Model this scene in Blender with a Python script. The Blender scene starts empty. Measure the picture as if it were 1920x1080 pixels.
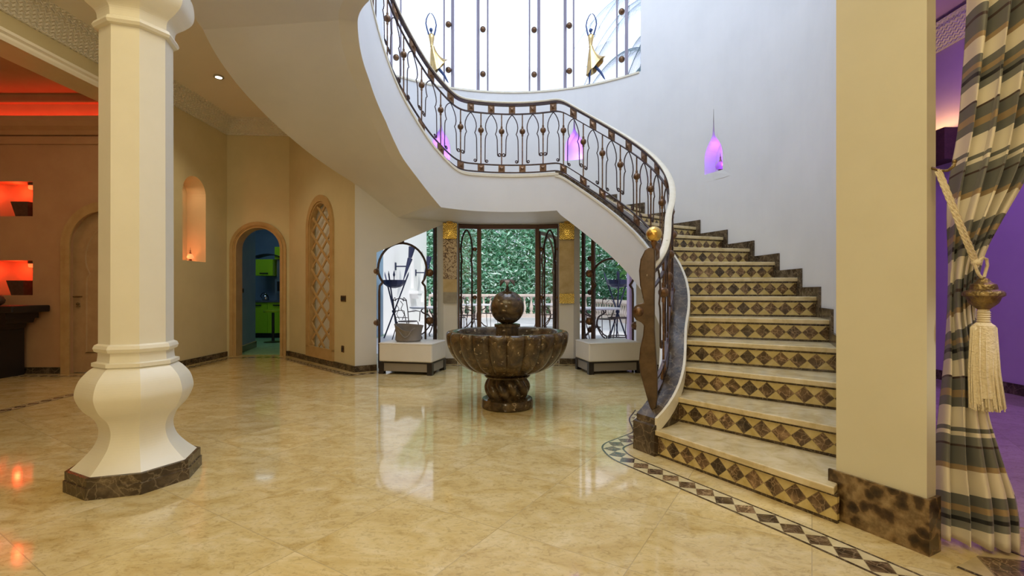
import bpy, bmesh, math, random
from math import sin, cos, pi, radians as R, sqrt, atan2
from mathutils import Vector
from mathutils.geometry import tessellate_polygon
random.seed(7)
SC = bpy.context.scene
COL = SC.collection
# ------------------------------------------------------------------ camera, exposure, world, large lights
cam_d = bpy.data.cameras.new('camera'); cam = bpy.data.objects.new('camera', cam_d); COL.objects.link(cam)
cam.location = (0, 0, 1.1); cam.rotation_euler = (pi/2, 0, 0)
cam_d.sensor_width = 36; cam_d.lens = 16.875; cam_d.shift_y = 8/1920; cam_d.clip_start = .05; cam_d.clip_end = 200
SC.camera = cam
SC.view_settings.view_transform = 'Standard'; SC.view_settings.look = 'None'
SC.view_settings.exposure = 0.0; SC.view_settings.gamma = 1; SC.view_settings.use_curve_mapping = False
W = bpy.data.worlds.new('world'); SC.world = W; W.use_nodes = True
wb = W.node_tree.nodes['Background']; wb.inputs[0].default_value = (.76, .83, 1.0, 1); wb.inputs[1].default_value = 1.6
SC.cycles.max_bounces = 8; SC.cycles.diffuse_bounces = 5; SC.cycles.transparent_max_bounces = 24
SC.cycles.caustics_reflective = False; SC.cycles.caustics_refractive = False; SC.cycles.sample_clamp_indirect = 4.0
SC.cycles.use_denoising = True

def area(name, loc, size, power, color, target=None, sy=None, spread=pi):
    d = bpy.data.lights.new(name, 'AREA'); d.energy = power; d.color = color; d.size = size; d.spread = spread
    if sy: d.shape = 'RECTANGLE'; d.size_y = sy
    o = bpy.data.objects.new(name, d); COL.objects.link(o); o.location = loc
    if target is not None:
        o.rotation_euler = (Vector(target)-Vector(loc)).to_track_quat('-Z', 'Y').to_euler()
    return o
def point(name, loc, power, color, r=.03):
    d = bpy.data.lights.new(name, 'POINT'); d.energy = power; d.color = color; d.shadow_soft_size = r
    o = bpy.data.objects.new(name, d); COL.objects.link(o); o.location = loc; return o
def spot(name, loc, power, color, target, ang=70, blend=.6, r=.04):
    d = bpy.data.lights.new(name, 'SPOT'); d.energy = power; d.color = color; d.spot_size = R(ang); d.spot_blend = blend; d.shadow_soft_size = r
    o = bpy.data.objects.new(name, d); COL.objects.link(o); o.location = loc
    o.rotation_euler = (Vector(target)-Vector(loc)).to_track_quat('-Z', 'Y').to_euler(); return o
# added cool fill light, unseen under the closed ceiling of the stairwell
area('stairwell_fill', (0.1, 4.7, 6.95), 3.2, 175, (.68, .80, 1.0), (0.1, 4.7, 0), 3.2)
# warm hall ceiling fittings (out of frame, above and behind the camera)
area('hall_ceiling_light', (-1.2, .6, 3.98), 2.2, 54, (1.0, .84, .47), (-1.2, .6, 0), 2.6)
area('hall_ceiling_light_front', (1.2, .4, 3.98), 1.6, 34, (1.0, .84, .47), (1.2, 1.0, 0), 1.6)
area('hall_rear_light', (-3.6, 4.2, 3.98), .5, 16, (1.0, .82, .5), (-3.6, 4.2, 0), 1.6)
point('fill_behind_camera', (-.9, -1.9, 2.1), 75, (1., .86, .64), .35)  # unseen warm fill, added to brighten the soffit, walls and column
# coloured lamps of the two side rooms and the kitchen
area('red_room_cove', (-7.1, 6.40, 3.44), 3.8, 5, (1.0, .05, .02), (-7.1, 6.5, 3.60), .05)
sd_ = bpy.data.lights.new('sun', 'SUN'); sd_.energy = 2.6; sd_.angle = R(4); sd_.color = (1., .97, .9)
so_ = bpy.data.objects.new('sun', sd_); COL.objects.link(so_); so_.rotation_euler = Vector((-.42, .50, -.77)).to_track_quat('-Z', 'Y').to_euler()
area('red_room_ceiling', (-6.6, 4.0, 3.68), 1.6, 10, (1.0, .55, .32), (-6.6, 4.4, 0), 1.6)
area('violet_room_light', (4.0, 3.6, 4.30), 1.6, 85, (.46, .23, 1.0), (4.6, 3.8, 0), 2.4)
area('kitchen_light', (-5.7, 10.1, 2.95), 1.4, 9, (.55, .80, 1.0), (-5.7, 10.2, 0), 1.2)

# ------------------------------------------------------------------ materials
def nodes(name):
    m = bpy.data.materials.new(name); m.use_nodes = True; nt = m.node_tree
    return m, nt, nt.nodes['Principled BSDF'], nt.nodes, nt.links
def N(nt, t, **kw):
    n = nt.nodes.new(t)
    for k, v in kw.items(): setattr(n, k, v)
    return n
def ramp(nt, fac, stops, interp='LINEAR'):
    r = nt.nodes.new('ShaderNodeValToRGB'); r.color_ramp.interpolation = interp
    e = r.color_ramp.elements
    while len(e) > 1: e.remove(e[-1])
    e[0].position = stops[0][0]; e[0].color = (*stops[0][1], 1)
    for p, c in stops[1:]:
        q = e.new(p); q.color = (*c, 1)
    nt.links.new(fac, r.inputs[0]); return r.outputs[0]
def noise(nt, co, scale, detail=4, rough=.55, dist=0):
    n = N(nt, 'ShaderNodeTexNoise'); n.inputs['Scale'].default_value = scale; n.inputs['Detail'].default_value = detail
    n.inputs['Roughness'].default_value = rough; n.inputs['Distortion'].default_value = dist
    nt.links.new(co, n.inputs['Vector']); return n.outputs['Fac']
def math_(nt, op, a, b=None, c=None):
    n = N(nt, 'ShaderNodeMath', operation=op)
    for i, v in enumerate((a, b, c)):
        if v is None: continue
        if isinstance(v, (int, float)): n.inputs[i].default_value = v
        else: nt.links.new(v, n.inputs[i])
    return n.outputs[0]
def mix(nt, f, a, b, mode='MIX'):
    n = N(nt, 'ShaderNodeMix', data_type='RGBA', blend_type=mode)
    for i, v in ((0, f), (6, a), (7, b)):
        if isinstance(v, (int, float)): n.inputs[i].default_value = v
        elif isinstance(v, tuple): n.inputs[i].default_value = (*v, 1)
        else: nt.links.new(v, n.inputs[i])
    return n.outputs[2]
def bump(nt, b, h, strength=.2, dist=.01):
    n = N(nt, 'ShaderNodeBump'); n.inputs['Strength'].default_value = strength; n.inputs['Distance'].default_value = dist
    nt.links.new(h, n.inputs['Height']); nt.links.new(n.outputs[0], b.inputs['Normal'])
def coords(nt, kind='Object'):
    return N(nt, 'ShaderNodeTexCoord').outputs[kind]
def mat(name, c, rough=.5, metal=0., c2=None, scale=4., bmp=0., bscale=30., spec=None):
    m, nt, b, nn, ll = nodes(name)
    b.inputs['Base Color'].default_value = (*c, 1); b.inputs['Roughness'].default_value = rough; b.inputs['Metallic'].default_value = metal
    if spec is not None: b.inputs['Specular IOR Level'].default_value = spec
    co = coords(nt)
    if c2 is not None:
        f = noise(nt, co, scale, 5, .6)
        ll.new(ramp(nt, f, [(.3, c), (.7, c2)]), b.inputs['Base Color'])
    if bmp: bump(nt, b, noise(nt, co, bscale, 4), bmp, .01)
    return m
def emis(name, c, s):
    m, nt, b, nn, ll = nodes(name)
    b.inputs['Base Color'].default_value = (*c, 1); b.inputs['Emission Color'].default_value = (*c, 1); b.inputs['Emission Strength'].default_value = s
    return m
M = {}
M['plaster_white'] = mat('plaster_white', (.70, .70, .70), .5, c2=(.76, .755, .75), scale=1.5, bmp=.05, bscale=8)
M['plaster_cream'] = mat('plaster_cream', (.64, .58, .38), .45, c2=(.71, .64, .43), scale=2, bmp=.08, bscale=8)
M['plaster_pier'] = mat('plaster_pier', (.64, .60, .43), .45, c2=(.69, .65, .48), scale=2, bmp=.06, bscale=8)
M['plaster_red_room'] = mat('plaster_red_room', (.50, .30, .17), .55, c2=(.56, .35, .20), scale=3, bmp=.1, bscale=10)
M['plaster_violet'] = mat('plaster_violet', (.55, .40, .66), .55, c2=(.60, .45, .70), scale=3, bmp=.1, bscale=10)
M['plaster_blue'] = mat('plaster_blue', (.20, .30, .42), .5, c2=(.25, .36, .48), scale=3)
M['ceiling_paint'] = mat('ceiling_paint', (.82, .79, .73), .6, c2=(.85, .82, .76), scale=1)
M['column_stone'] = mat('column_stone', (.78, .76, .67), .38, c2=(.83, .81, .73), scale=3, bmp=.05, bscale=12)
M['cornice'] = mat('cornice', (.92, .90, .84), .5)
M['iron'] = mat('iron', (.045, .035, .035), .38, .7, c2=(.10, .06, .05), scale=25)
M['bronze'] = mat('bronze', (.10, .055, .032), .38, .75, c2=(.26, .15, .08), scale=30, bmp=.2, bscale=60)
M['newel_metal'] = mat('newel_metal', (.06, .038, .024), .3, .55, c2=(.15, .10, .06), scale=9)
M['brass'] = mat('brass', (.85, .58, .18), .25, 1., c2=(.62, .38, .10), scale=22, bmp=.3, bscale=50)
M['gold_cloth'] = mat('gold_cloth', (.80, .58, .24), .3, .9, c2=(.50, .36, .18), scale=8)
M['figure_blue'] = mat('figure_blue', (.05, .08, .20), .4, .5)
M['frame_brown'] = mat('frame_brown', (.10, .05, .035), .4, .3)
M['mullion'] = mat('mullion', (.30, .27, .33), .4, .3)
M['rail_cream'] = mat('rail_cream', (.72, .66, .50), .3, c2=(.80, .75, .62), scale=20)
M['oak'] = mat('oak', (.46, .30, .13), .45, c2=(.56, .39, .19), scale=6, bmp=.15, bscale=20)
M['oak_door'] = mat('oak_door', (.40, .27, .15), .45, c2=(.50, .35, .20), scale=5, bmp=.15, bscale=18)
M['black_plastic'] = mat('black_plastic', (.02, .02, .022), .35)
M['dark_wood'] = mat('dark_wood', (.012, .009, .01), .4)
M['leather'] = mat('leather', (.72, .69, .64), .42, c2=(.76, .73, .68), scale=3, bmp=.08, bscale=60)
M['espresso'] = mat('espresso', (.02, .015, .013), .3)
M['taupe_panel'] = mat('taupe_panel', (.30, .27, .23), .35, .3)
M['felt'] = mat('felt', (.20, .18, .165), .75, c2=(.27, .24, .22), scale=6, bmp=.2, bscale=40)
M['lime'] = mat('lime', (.42, .72, .02), .2)
M['kitchen_metal'] = mat('kitchen_metal', (.30, .36, .40), .3, .6)
M['worktop'] = mat('worktop', (.12, .13, .16), .2)
M['chrome'] = mat('chrome', (.6, .6, .6), .15, 1.)
M['rope'] = mat('rope', (.72, .62, .42), .7, c2=(.80, .72, .54), scale=60, bmp=.6, bscale=120)
M['antique_brass'] = mat('antique_brass', (.16, .11, .045), .35, .9, c2=(.34, .25, .11), scale=30, bmp=.8, bscale=70)
M['terrace_floor'] = mat('terrace_floor', (.62, .60, .60), .5, c2=(.70, .68, .68), scale=1)
M['terrace_stone'] = mat('terrace_stone', (.62, .50, .42), .7, c2=(.76, .66, .58), scale=5)
M['terrace_wall'] = mat('terrace_wall', (.78, .77, .76), .7)
M['navy_iron'] = mat('navy_iron', (.03, .035, .08), .4, .5)
M['culm'] = mat('culm', (.10, .18, .07), .5, c2=(.22, .28, .14), scale=3)
M['stone_grey'] = mat('stone_grey', (.28, .26, .22), .6, c2=(.40, .37, .31), scale=14)
M['parchment'] = mat('parchment', (.42, .30, .13), .4, c2=(.66, .54, .32), scale=5, bmp=.2, bscale=14)
M['pot_dark'] = mat('pot_dark', (.06, .03, .02), .5, c2=(.12, .06, .04), scale=20)
M['red_glass'] = emis('red_glass', (1.0, .12, .03), 2.2)
M['orange_glass'] = emis('orange_glass', (1.0, .22, .08), 1.6)
M['violet_glass'] = emis('violet_glass', (.30, .10, .55), .5)
M['lamp_disc'] = emis('lamp_disc', (1.0, .93, .78), 14)
M['frond'] = mat('frond', (.07, .13, .20), .5, c2=(.10, .20, .20), scale=3)
M['reflecting_pane'] = mat('reflecting_pane', (.88, .92, .95), .2, .1)

def glass_mat():
    m, nt, b, nn, ll = nodes('window_glass')
    tr = N(nt, 'ShaderNodeBsdfTransparent'); gl = N(nt, 'ShaderNodeBsdfGlossy'); gl.inputs['Roughness'].default_value = .02
    tr.inputs[0].default_value = (.97, .98, 1, 1)
    mx = N(nt, 'ShaderNodeMixShader'); mx.inputs[0].default_value = .06
    ll.new(tr.outputs[0], mx.inputs[1]); ll.new(gl.outputs[0], mx.inputs[2]); ll.new(mx.outputs[0], nn['Material Output'].inputs[0])
    return m
M['glass'] = glass_mat()

def water_mat():
    m, nt, b, nn, ll = nodes('water'); b.inputs['Base Color'].default_value = (.05, .07, .06, 1); b.inputs['Roughness'].default_value = .03
    return m
M['water'] = water_mat()

def floor_mat(name, ca, cb, cc, rot=R(32), tile=.62, rough=.055):
    m, nt, b, nn, ll = nodes(name)
    co = coords(nt)
    mp = N(nt, 'ShaderNodeMapping'); mp.inputs['Rotation'].default_value = (0, 0, rot); ll.new(co, mp.inputs['Vector'])
    br = N(nt, 'ShaderNodeTexBrick'); br.offset = 0; br.inputs['Scale'].default_value = 1
    br.inputs['Brick Width'].default_value = tile; br.inputs['Row Height'].default_value = tile
    br.inputs['Mortar Size'].default_value = .0022; br.inputs['Mortar Smooth'].default_value = .3
    br.inputs['Color1'].default_value = (0, 0, 0, 1); br.inputs['Color2'].default_value = (1, 1, 1, 1); br.inputs['Mortar'].default_value = (.5, .5, .5, 1)
    ll.new(mp.outputs[0], br.inputs['Vector'])
    mp2 = N(nt, 'ShaderNodeMapping'); mp2.inputs['Rotation'].default_value = (0, 0, R(20)); mp2.inputs['Scale'].default_value = (1, 1.5, 1); ll.new(co, mp2.inputs['Vector'])
    # every slab gets its own cut of the stone
    sh = N(nt, 'ShaderNodeVectorMath', operation='ADD'); ll.new(mp2.outputs[0], sh.inputs[0])
    sc = N(nt, 'ShaderNodeVectorMath', operation='SCALE'); ll.new(br.outputs['Color'], sc.inputs[0]); sc.inputs['Scale'].default_value = 7; ll.new(sc.outputs[0], sh.inputs[1])
    n1 = noise(nt, sh.outputs[0], 4.2, 8, .66, .8); n2 = noise(nt, sh.outputs[0], 24, 6, .7, 1.2)
    c = ramp(nt, n1, [(.30, cb), (.50, ca), (.72, cc)])
    v = ramp(nt, n2, [(.36, (.72, .68, .60)), (.50, (1, 1, 1)), (.66, (1.0, .97, .90))])
    c = mix(nt, .8, c, v, 'MULTIPLY')
    tv = ramp(nt, math_(nt, 'MULTIPLY', br.outputs['Color'], 1.), [(0, (.93, .93, .93)), (1, (1.04, 1.04, 1.04))])
    c = mix(nt, 1., c, tv, 'MULTIPLY')
    c = mix(nt, math_(nt, 'MULTIPLY', br.outputs['Fac'], .55), c, (.32, .26, .15))
    ll.new(c, b.inputs['Base Color'])
    ll.new(ramp(nt, n1, [(.3, (rough*1.5,)*3), (.7, (rough,)*3)]), b.inputs['Roughness'])
    b.inputs['Specular IOR Level'].default_value = .6
    return m
M['floor'] = floor_mat('floor_marble', (.67, .53, .26), (.53, .38, .14), (.77, .65, .40))
M['floor_violet'] = floor_mat('floor_violet_room', (.56, .46, .38), (.46, .38, .32), (.62, .52, .44))
M['floor_kitchen'] = floor_mat('floor_kitchen', (.30, .52, .30), (.22, .42, .24), (.36, .58, .36), 0, .12, .3)

def emperador(nt, co, k=1.):
    vo = N(nt, 'ShaderNodeTexVoronoi', feature='DISTANCE_TO_EDGE'); vo.inputs['Scale'].default_value = 13*k
    wv = N(nt, 'ShaderNodeTexNoise'); wv.inputs['Scale'].default_value = 7*k; wv.inputs['Detail'].default_value = 5; nt.links.new(co, wv.inputs['Vector'])
    ad = N(nt, 'ShaderNodeVectorMath', operation='MULTIPLY_ADD'); nt.links.new(wv.outputs['Color'], ad.inputs[0]); ad.inputs[1].default_value = (.16/k, .16/k, .16/k); nt.links.new(co, ad.inputs[2])
    nt.links.new(ad.outputs[0], vo.inputs['Vector'])
    base = ramp(nt, noise(nt, co, 9*k, 6, .65), [(.35, (.026, .018, .011)), (.52, (.068, .046, .027)), (.68, (.15, .11, .068))])
    vein = ramp(nt, vo.outputs['Distance'], [(0, (1, 1, 1)), (.018, (.4, .4, .4)), (.06, (0, 0, 0))])
    return mix(nt, math_(nt, 'MULTIPLY', vein, .5), base, (.38, .30, .19))
def emp_mat(name, k=1., rough=.18, light=1.):
    m, nt, b, nn, ll = nodes(name)
    c = emperador(nt, coords(nt), k)
    if light != 1.: c = mix(nt, 1., c, (light, light*.92, light*.8), 'MULTIPLY')
    ll.new(c, b.inputs['Base Color']); b.inputs['Roughness'].default_value = rough
    return m
M['emperador'] = emp_mat('brown_marble', 1., .27)
def emp_light():
    m, nt, b, nn, ll = nodes('brown_marble_light'); co = coords(nt)
    wv = N(nt, 'ShaderNodeTexNoise'); wv.inputs['Scale'].default_value = 9; wv.inputs['Detail'].default_value = 5; ll.new(co, wv.inputs['Vector'])
    ad = N(nt, 'ShaderNodeVectorMath', operation='MULTIPLY_ADD'); ll.new(wv.outputs['Color'], ad.inputs[0]); ad.inputs[1].default_value = (.10, .10, .10); ll.new(co, ad.inputs[2])
    vo = N(nt, 'ShaderNodeTexVoronoi'); vo.inputs['Scale'].default_value = 17; ll.new(ad.outputs[0], vo.inputs['Vector'])
    c = ramp(nt, vo.outputs['Distance'], [(.15, (.035, .020, .010)), (.42, (.09, .052, .022)), (.55, (.24, .155, .07)), (.85, (.34, .24, .12))])
    c2 = ramp(nt, noise(nt, co, 16, 6, .7), [(.38, (.45, .42, .38)), (.58, (1, 1, 1))])
    ll.new(mix(nt, .9, c, c2, 'MULTIPLY'), b.inputs['Base Color']); b.inputs['Roughness'].default_value = .2
    return m
M['emperador_light'] = emp_light()

def fountain_mat():
    m, nt, b, nn, ll = nodes('fountain_marble'); co = coords(nt)
    c = ramp(nt, noise(nt, co, 9, 7, .65, .8), [(.32, (.020, .013, .008)), (.5, (.075, .048, .023)), (.70, (.17, .115, .055))])
    fl = noise(nt, co, 24, 3, .5, .3); fm = ramp(nt, fl, [(.655, (0, 0, 0)), (.70, (1, 1, 1))])
    c = mix(nt, math_(nt, 'MULTIPLY', fm, .8), c, (.48, .38, .24))
    ll.new(c, b.inputs['Base Color']); b.inputs['Roughness'].default_value = .17
    return m
M['fountain'] = fountain_mat()

def diamond_mat(name, cream_a, cream_b, w=.145, h=1., edge=.11, half=.5, rough=.2):
    """UV in metres along / 0..1 across: dark marble diamonds point to point on a cream band between two dark strips."""
    m, nt, b, nn, ll = nodes(name); uv = coords(nt, 'UV')
    sp = N(nt, 'ShaderNodeSeparateXYZ'); ll.new(uv, sp.inputs[0])
    fu = math_(nt, 'ABSOLUTE', math_(nt, 'SUBTRACT', math_(nt, 'FRACT', math_(nt, 'DIVIDE', sp.outputs[0], w)), .5))
    av = math_(nt, 'ABSOLUTE', math_(nt, 'SUBTRACT', sp.outputs[1], .5))
    fv = math_(nt, 'DIVIDE', av, (1-2*edge))
    s = math_(nt, 'ADD', fu, fv)
    dia = math_(nt, 'LESS_THAN', s, .485); joint = math_(nt, 'LESS_THAN', math_(nt, 'ABSOLUTE', math_(nt, 'SUBTRACT', s, .5)), .016)
    strip = math_(nt, 'GREATER_THAN', av, .5-edge)
    co = coords(nt)
    dark = emperador(nt, co, 1.6)
    cell = N(nt, 'ShaderNodeTexWhiteNoise', noise_dimensions='1D'); ll.new(math_(nt, 'FLOOR', math_(nt, 'DIVIDE', sp.outputs[0], w)), cell.inputs[1])
    dark2 = mix(nt, 1., dark, ramp(nt, cell.outputs[0], [(0, (1.0, 1.0, 1.0)), (1, (2.6, 2.3, 2.0))]), 'MULTIPLY')
    cream = ramp(nt, noise(nt, co, 11, 6, .6, .6), [(.35, cream_a), (.65, cream_b)])
    c = mix(nt, dia, cream, dark2)
    c = mix(nt, math_(nt, 'MULTIPLY', joint, .6), c, (.10, .07, .04))
    c = mix(nt, strip, c, dark)
    ll.new(c, b.inputs['Base Color']); b.inputs['Roughness'].default_value = rough
    return m
M['riser'] = diamond_mat('riser_inlay', (.50, .38, .13), (.66, .54, .26), .112, 1, .11)
M['border'] = diamond_mat('floor_inlay', (.58, .48, .26), (.70, .60, .36), .118, 1, .085, rough=.12)
M['border_small'] = diamond_mat('floor_inlay_small', (.58, .46, .26), (.70, .58, .36), .13, 1, .12, rough=.12)
M['threshold'] = diamond_mat('threshold_inlay', (.50, .40, .20), (.60, .48, .26), .26, 1, .05, rough=.15)
def tread_mat():
    m, nt, b, nn, ll = nodes('tread_marble'); co = coords(nt)
    c = ramp(nt, noise(nt, co, 7, 8, .65, .8), [(.32, (.50, .39, .19)), (.50, (.65, .54, .32)), (.70, (.76, .66, .45))])
    ll.new(c, b.inputs['Base Color']); b.inputs['Roughness'].default_value = .2
    return m
M['tread'] = tread_mat()

def curtain_mat():
    m, nt, b, nn, ll = nodes('striped_silk'); uv = coords(nt, 'UV')
    sp = N(nt, 'ShaderNodeSeparateXYZ'); ll.new(uv, sp.inputs[0])
    cr = (.80, .74, .60); g = (.15, .155, .14); t = (.38, .27, .14); k = (.012, .012, .012); br = (.05, .025, .02); g2 = (.20, .205, .185)
    seq = [(cr, .095), (g2, .030), (k, .020), (g, .020), (t, .030), (g, .045), (cr, .105), (t, .026), (g, .075), (br, .012), (g2, .035), (cr, .018), (g, .020),
           (cr, .085), (g, .040), (t, .032), (g, .052), (br, .011), (cr, .070), (g2, .034), (k, .018), (g, .02), (t, .022), (g, .035), (cr, .075), (t, .022), (g, .07), (br, .011), (g, .045)]
    tot = sum(x[1] for x in seq); stops = []; p = 0
    for c, w in seq: stops.append((p/tot, c)); p += w
    f = math_(nt, 'FRACT', math_(nt, 'DIVIDE', sp.outputs[1], tot))
    c = ramp(nt, f, stops, 'CONSTANT')
    ll.new(c, b.inputs['Base Color']); b.inputs['Roughness'].default_value = .45; b.inputs['Sheen Weight'].default_value = .3
    return m
M['curtain'] = curtain_mat()

def relief_mat():
    m, nt, b, nn, ll = nodes('embossed_gold'); uv = coords(nt, 'UV')
    sp = N(nt, 'ShaderNodeSeparateXYZ'); ll.new(uv, sp.inputs[0])
    x = math_(nt, 'SUBTRACT', sp.outputs[0], .5); y = math_(nt, 'SUBTRACT', sp.outputs[1], .5)
    r = math_(nt, 'SQRT', math_(nt, 'ADD', math_(nt, 'MULTIPLY', x, x), math_(nt, 'MULTIPLY', y, y)))
    a = math_(nt, 'ARCTAN2', y, x)
    w1 = math_(nt, 'SINE', math_(nt, 'MULTIPLY', r, 62.)); w2 = math_(nt, 'SINE', math_(nt, 'MULTIPLY', a, 16.))
    h = math_(nt, 'MULTIPLY', math_(nt, 'ADD', w1, math_(nt, 'MULTIPLY', w2, w1)), .5)
    vo = N(nt, 'ShaderNodeTexVoronoi'); vo.inputs['Scale'].default_value = 16; ll.new(uv, vo.inputs['Vector'])
    h = math_(nt, 'ADD', h, vo.outputs['Distance'])
    c = ramp(nt, h, [(0, (.28, .16, .03)), (.45, (.85, .58, .12)), (1, (1.0, .80, .30))])
    ll.new(c, b.inputs['Base Color']); b.inputs['Metallic'].default_value = .8; b.inputs['Roughness'].default_value = .35
    bump(nt, b, h, .6, .004); return m
M['relief'] = relief_mat()
def tooled_mat():
    m, nt, b, nn, ll = nodes('mottled_plaque'); co = coords(nt)
    f = noise(nt, co, 16, 6, .65, 2.0)
    ll.new(ramp(nt, f, [(.47, (.55, .46, .34)), (.51, (.45, .34, .22)), (.55, (.10, .055, .035))]), b.inputs['Base Color']); b.inputs['Roughness'].default_value = .3
    return m
M['mottled'] = tooled_mat()
def cornice_mat():
    m, nt, b, nn, ll = nodes('carved_cornice'); uv = coords(nt, 'UV')
    sp = N(nt, 'ShaderNodeSeparateXYZ'); ll.new(uv, sp.inputs[0])
    w1 = math_(nt, 'SINE', math_(nt, 'MULTIPLY', sp.outputs[0], 95.)); w2 = math_(nt, 'SINE', math_(nt, 'ADD', math_(nt, 'MULTIPLY', sp.outputs[1], 170.), math_(nt, 'MULTIPLY', w1, 1.6)))
    b.inputs['Base Color'].default_value = (.92, .90, .84, 1); b.inputs['Roughness'].default_value = .5
    bump(nt, b, w2, .9, .008); return m
M['carved'] = cornice_mat()
def leaf_mat(name, stops):
    m, nt, b, nn, ll = nodes(name)
    g = N(nt, 'ShaderNodeNewGeometry')
    ll.new(ramp(nt, g.outputs['Random Per Island'], stops), b.inputs['Base Color']); b.inputs['Roughness'].default_value = .35
    b.inputs['Transmission Weight'].default_value = 0
    tr = N(nt, 'ShaderNodeBsdfTranslucent'); tr.inputs[0].default_value = (.25, .55, .25, 1)
    mx = N(nt, 'ShaderNodeMixShader'); mx.inputs[0].default_value = .3
    ll.new(b.outputs[0], mx.inputs[1]); ll.new(tr.outputs[0], mx.inputs[2]); ll.new(mx.outputs[0], nn['Material Output'].inputs[0])
    return m
M['bamboo_leaf'] = leaf_mat('bamboo_leaf', [(0, (.04, .17, .10)), (.3, (.20, .50, .32)), (.6, (.45, .76, .60)), (1, (.88, .96, .92))])
M['bush_leaf'] = leaf_mat('bush_leaf', [(0, (.03, .12, .03)), (.6, (.14, .35, .06)), (1, (.30, .50, .12))])

# ------------------------------------------------------------------ mesh helpers
WORLD = {}
class MB:
    def __init__(s): s.v = []; s.f = []; s.uv = {}; s.smooth = []
    def add(s, vs, fs, uvs=None, smooth=False):
        o = len(s.v); s.v += [tuple(v) for v in vs]
        for i, f in enumerate(fs):
            if uvs is not None: s.uv[len(s.f)] = [uvs[k] for k in f] if not isinstance(uvs, dict) else uvs[i]
            s.f.append([k+o for k in f]); s.smooth.append(smooth)
        return s
    def box(s, x0, x1, y0, y1, z0, z1):
        v = [(x, y, z) for z in (z0, z1) for y in (y0, y1) for x in (x0, x1)]
        return s.add(v, [(0, 2, 3, 1), (4, 5, 7, 6), (0, 1, 5, 4), (2, 6, 7, 3), (0, 4, 6, 2), (1, 3, 7, 5)])
    def tube(s, pts, r, n=6, caps=True, closed=False):
        pts = [Vector(p) for p in pts]; m = len(pts)
        rs = r if isinstance(r, (list, tuple)) else [r]*m
        T = []
        for i in range(m):
            a = pts[i-1] if (i > 0 or closed) else pts[i]; b = pts[(i+1) % m] if (i < m-1 or closed) else pts[i]
            t = (b-a); T.append(t.normalized() if t.length > 1e-9 else Vector((0, 0, 1)))
        up = Vector((0, 0, 1)) if abs(T[0].z) < .9 else Vector((1, 0, 0))
        nrm = (up - T[0]*up.dot(T[0])).normalized(); vs = []
        for i in range(m):
            nrm = nrm - T[i]*nrm.dot(T[i])
            nrm = nrm.normalized() if nrm.length > 1e-6 else T[i].orthogonal().normalized()
            bn = T[i].cross(nrm)
            for k in range(n):
                a = 2*pi*k/n; vs.append(pts[i]+(nrm*cos(a)+bn*sin(a))*rs[i])
        fs = []
        for i in range(m if closed else m-1):
            j = (i+1) % m
            for k in range(n): fs.append((i*n+k, i*n+(k+1) % n, j*n+(k+1) % n, j*n+k))
        if caps and not closed: fs.append(tuple(range(n))[::-1]); fs.append(tuple((m-1)*n+k for k in range(n)))
        return s.add(vs, fs, smooth=n > 4)
    def lathe(s, prof, n=24, c=(0, 0, 0), fn=None, phase=0, smooth=True, cap=True):
        """prof: (r, z) from bottom to top; fn(a, t, r, z) -> (r, z, da)"""
        vs = []; m = len(prof)
        for i, (r, z) in enumerate(prof):
            for k in range(n):
                a = 2*pi*k/n+phase; rr, zz, da = (r, z, 0) if fn is None else fn(a, i/(m-1), r, z)
                vs.append((c[0]+rr*cos(a+da), c[1]+rr*sin(a+da), c[2]+zz))
        fs = [(i*n+k, i*n+(k+1) % n, (i+1)*n+(k+1) % n, (i+1)*n+k) for i in range(m-1) for k in range(n)]
        if cap:
            if prof[0][0] > 1e-4: fs.append(tuple(range(n))[::-1])
            if prof[-1][0] > 1e-4: fs.append(tuple((m-1)*n+k for k in range(n)))
        return s.add(vs, fs, smooth=smooth)
    def ball(s, c, r, n=16, sz=1., sx=1., sy=1.):
        m = max(6, n//2); vs = []; fs = []
        for i in range(m+1):
            p = pi*i/m
            for k in range(n):
                a = 2*pi*k/n; vs.append((c[0]+r*sx*sin(p)*cos(a), c[1]+r*sy*sin(p)*sin(a), c[2]-r*sz*cos(p)))
        fs = [(i*n+k, i*n+(k+1) % n, (i+1)*n+(k+1) % n, (i+1)*n+k) for i in range(m) for k in range(n)]
        return s.add(vs, fs, smooth=True)
    def sweep(s, path, prof, closed_prof=True, smooth=False, caps=True, side=None, closed=False):
        """prof: (a, b): a = horizontal offset to the right of travel, b = up"""
        P = [Vector(p) for p in path]; m = len(P); n = len(prof); vs = []; uvs = []; L = 0
        pl = [0]
        for i in range(1, n): pl.append(pl[-1]+sqrt((prof[i][0]-prof[i-1][0])**2+(prof[i][1]-prof[i-1][1])**2))
        for i in range(m):
            a = P[i-1] if (i > 0 or closed) else P[i]; b = P[(i+1) % m] if (i < m-1 or closed) else P[i]
            if i > 0: L += (P[i]-P[i-1]).length
            d1 = (P[i]-a); d2 = (b-P[i]); d1.z = d2.z = 0
            if side is not None: sd = Vector(side(i)); k = 1
            else:
                if d1.length < 1e-9: d1 = d2
                if d2.length < 1e-9: d2 = d1
                d1.normalize(); d2.normalize(); t = (d1+d2).normalized(); sd = Vector((t.y, -t.x, 0)); k = 1/max(.35, t.dot(d1))
            for j, (x, z) in enumerate(prof):
                vs.append(P[i]+sd*x*k+Vector((0, 0, z))); uvs.append((L, pl[j]))
        fs = []
        for i in range(m if closed else m-1):
            q = (i+1) % m
            for k in range(n if closed_prof else n-1): fs.append((i*n+k, i*n+(k+1) % n, q*n+(k+1) % n, q*n+k))
        if caps and closed_prof and not closed: fs.append(tuple(range(n))[::-1]); fs.append(tuple((m-1)*n+k for k in range(n)))
        return s.add(vs, fs, uvs, smooth)
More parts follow.
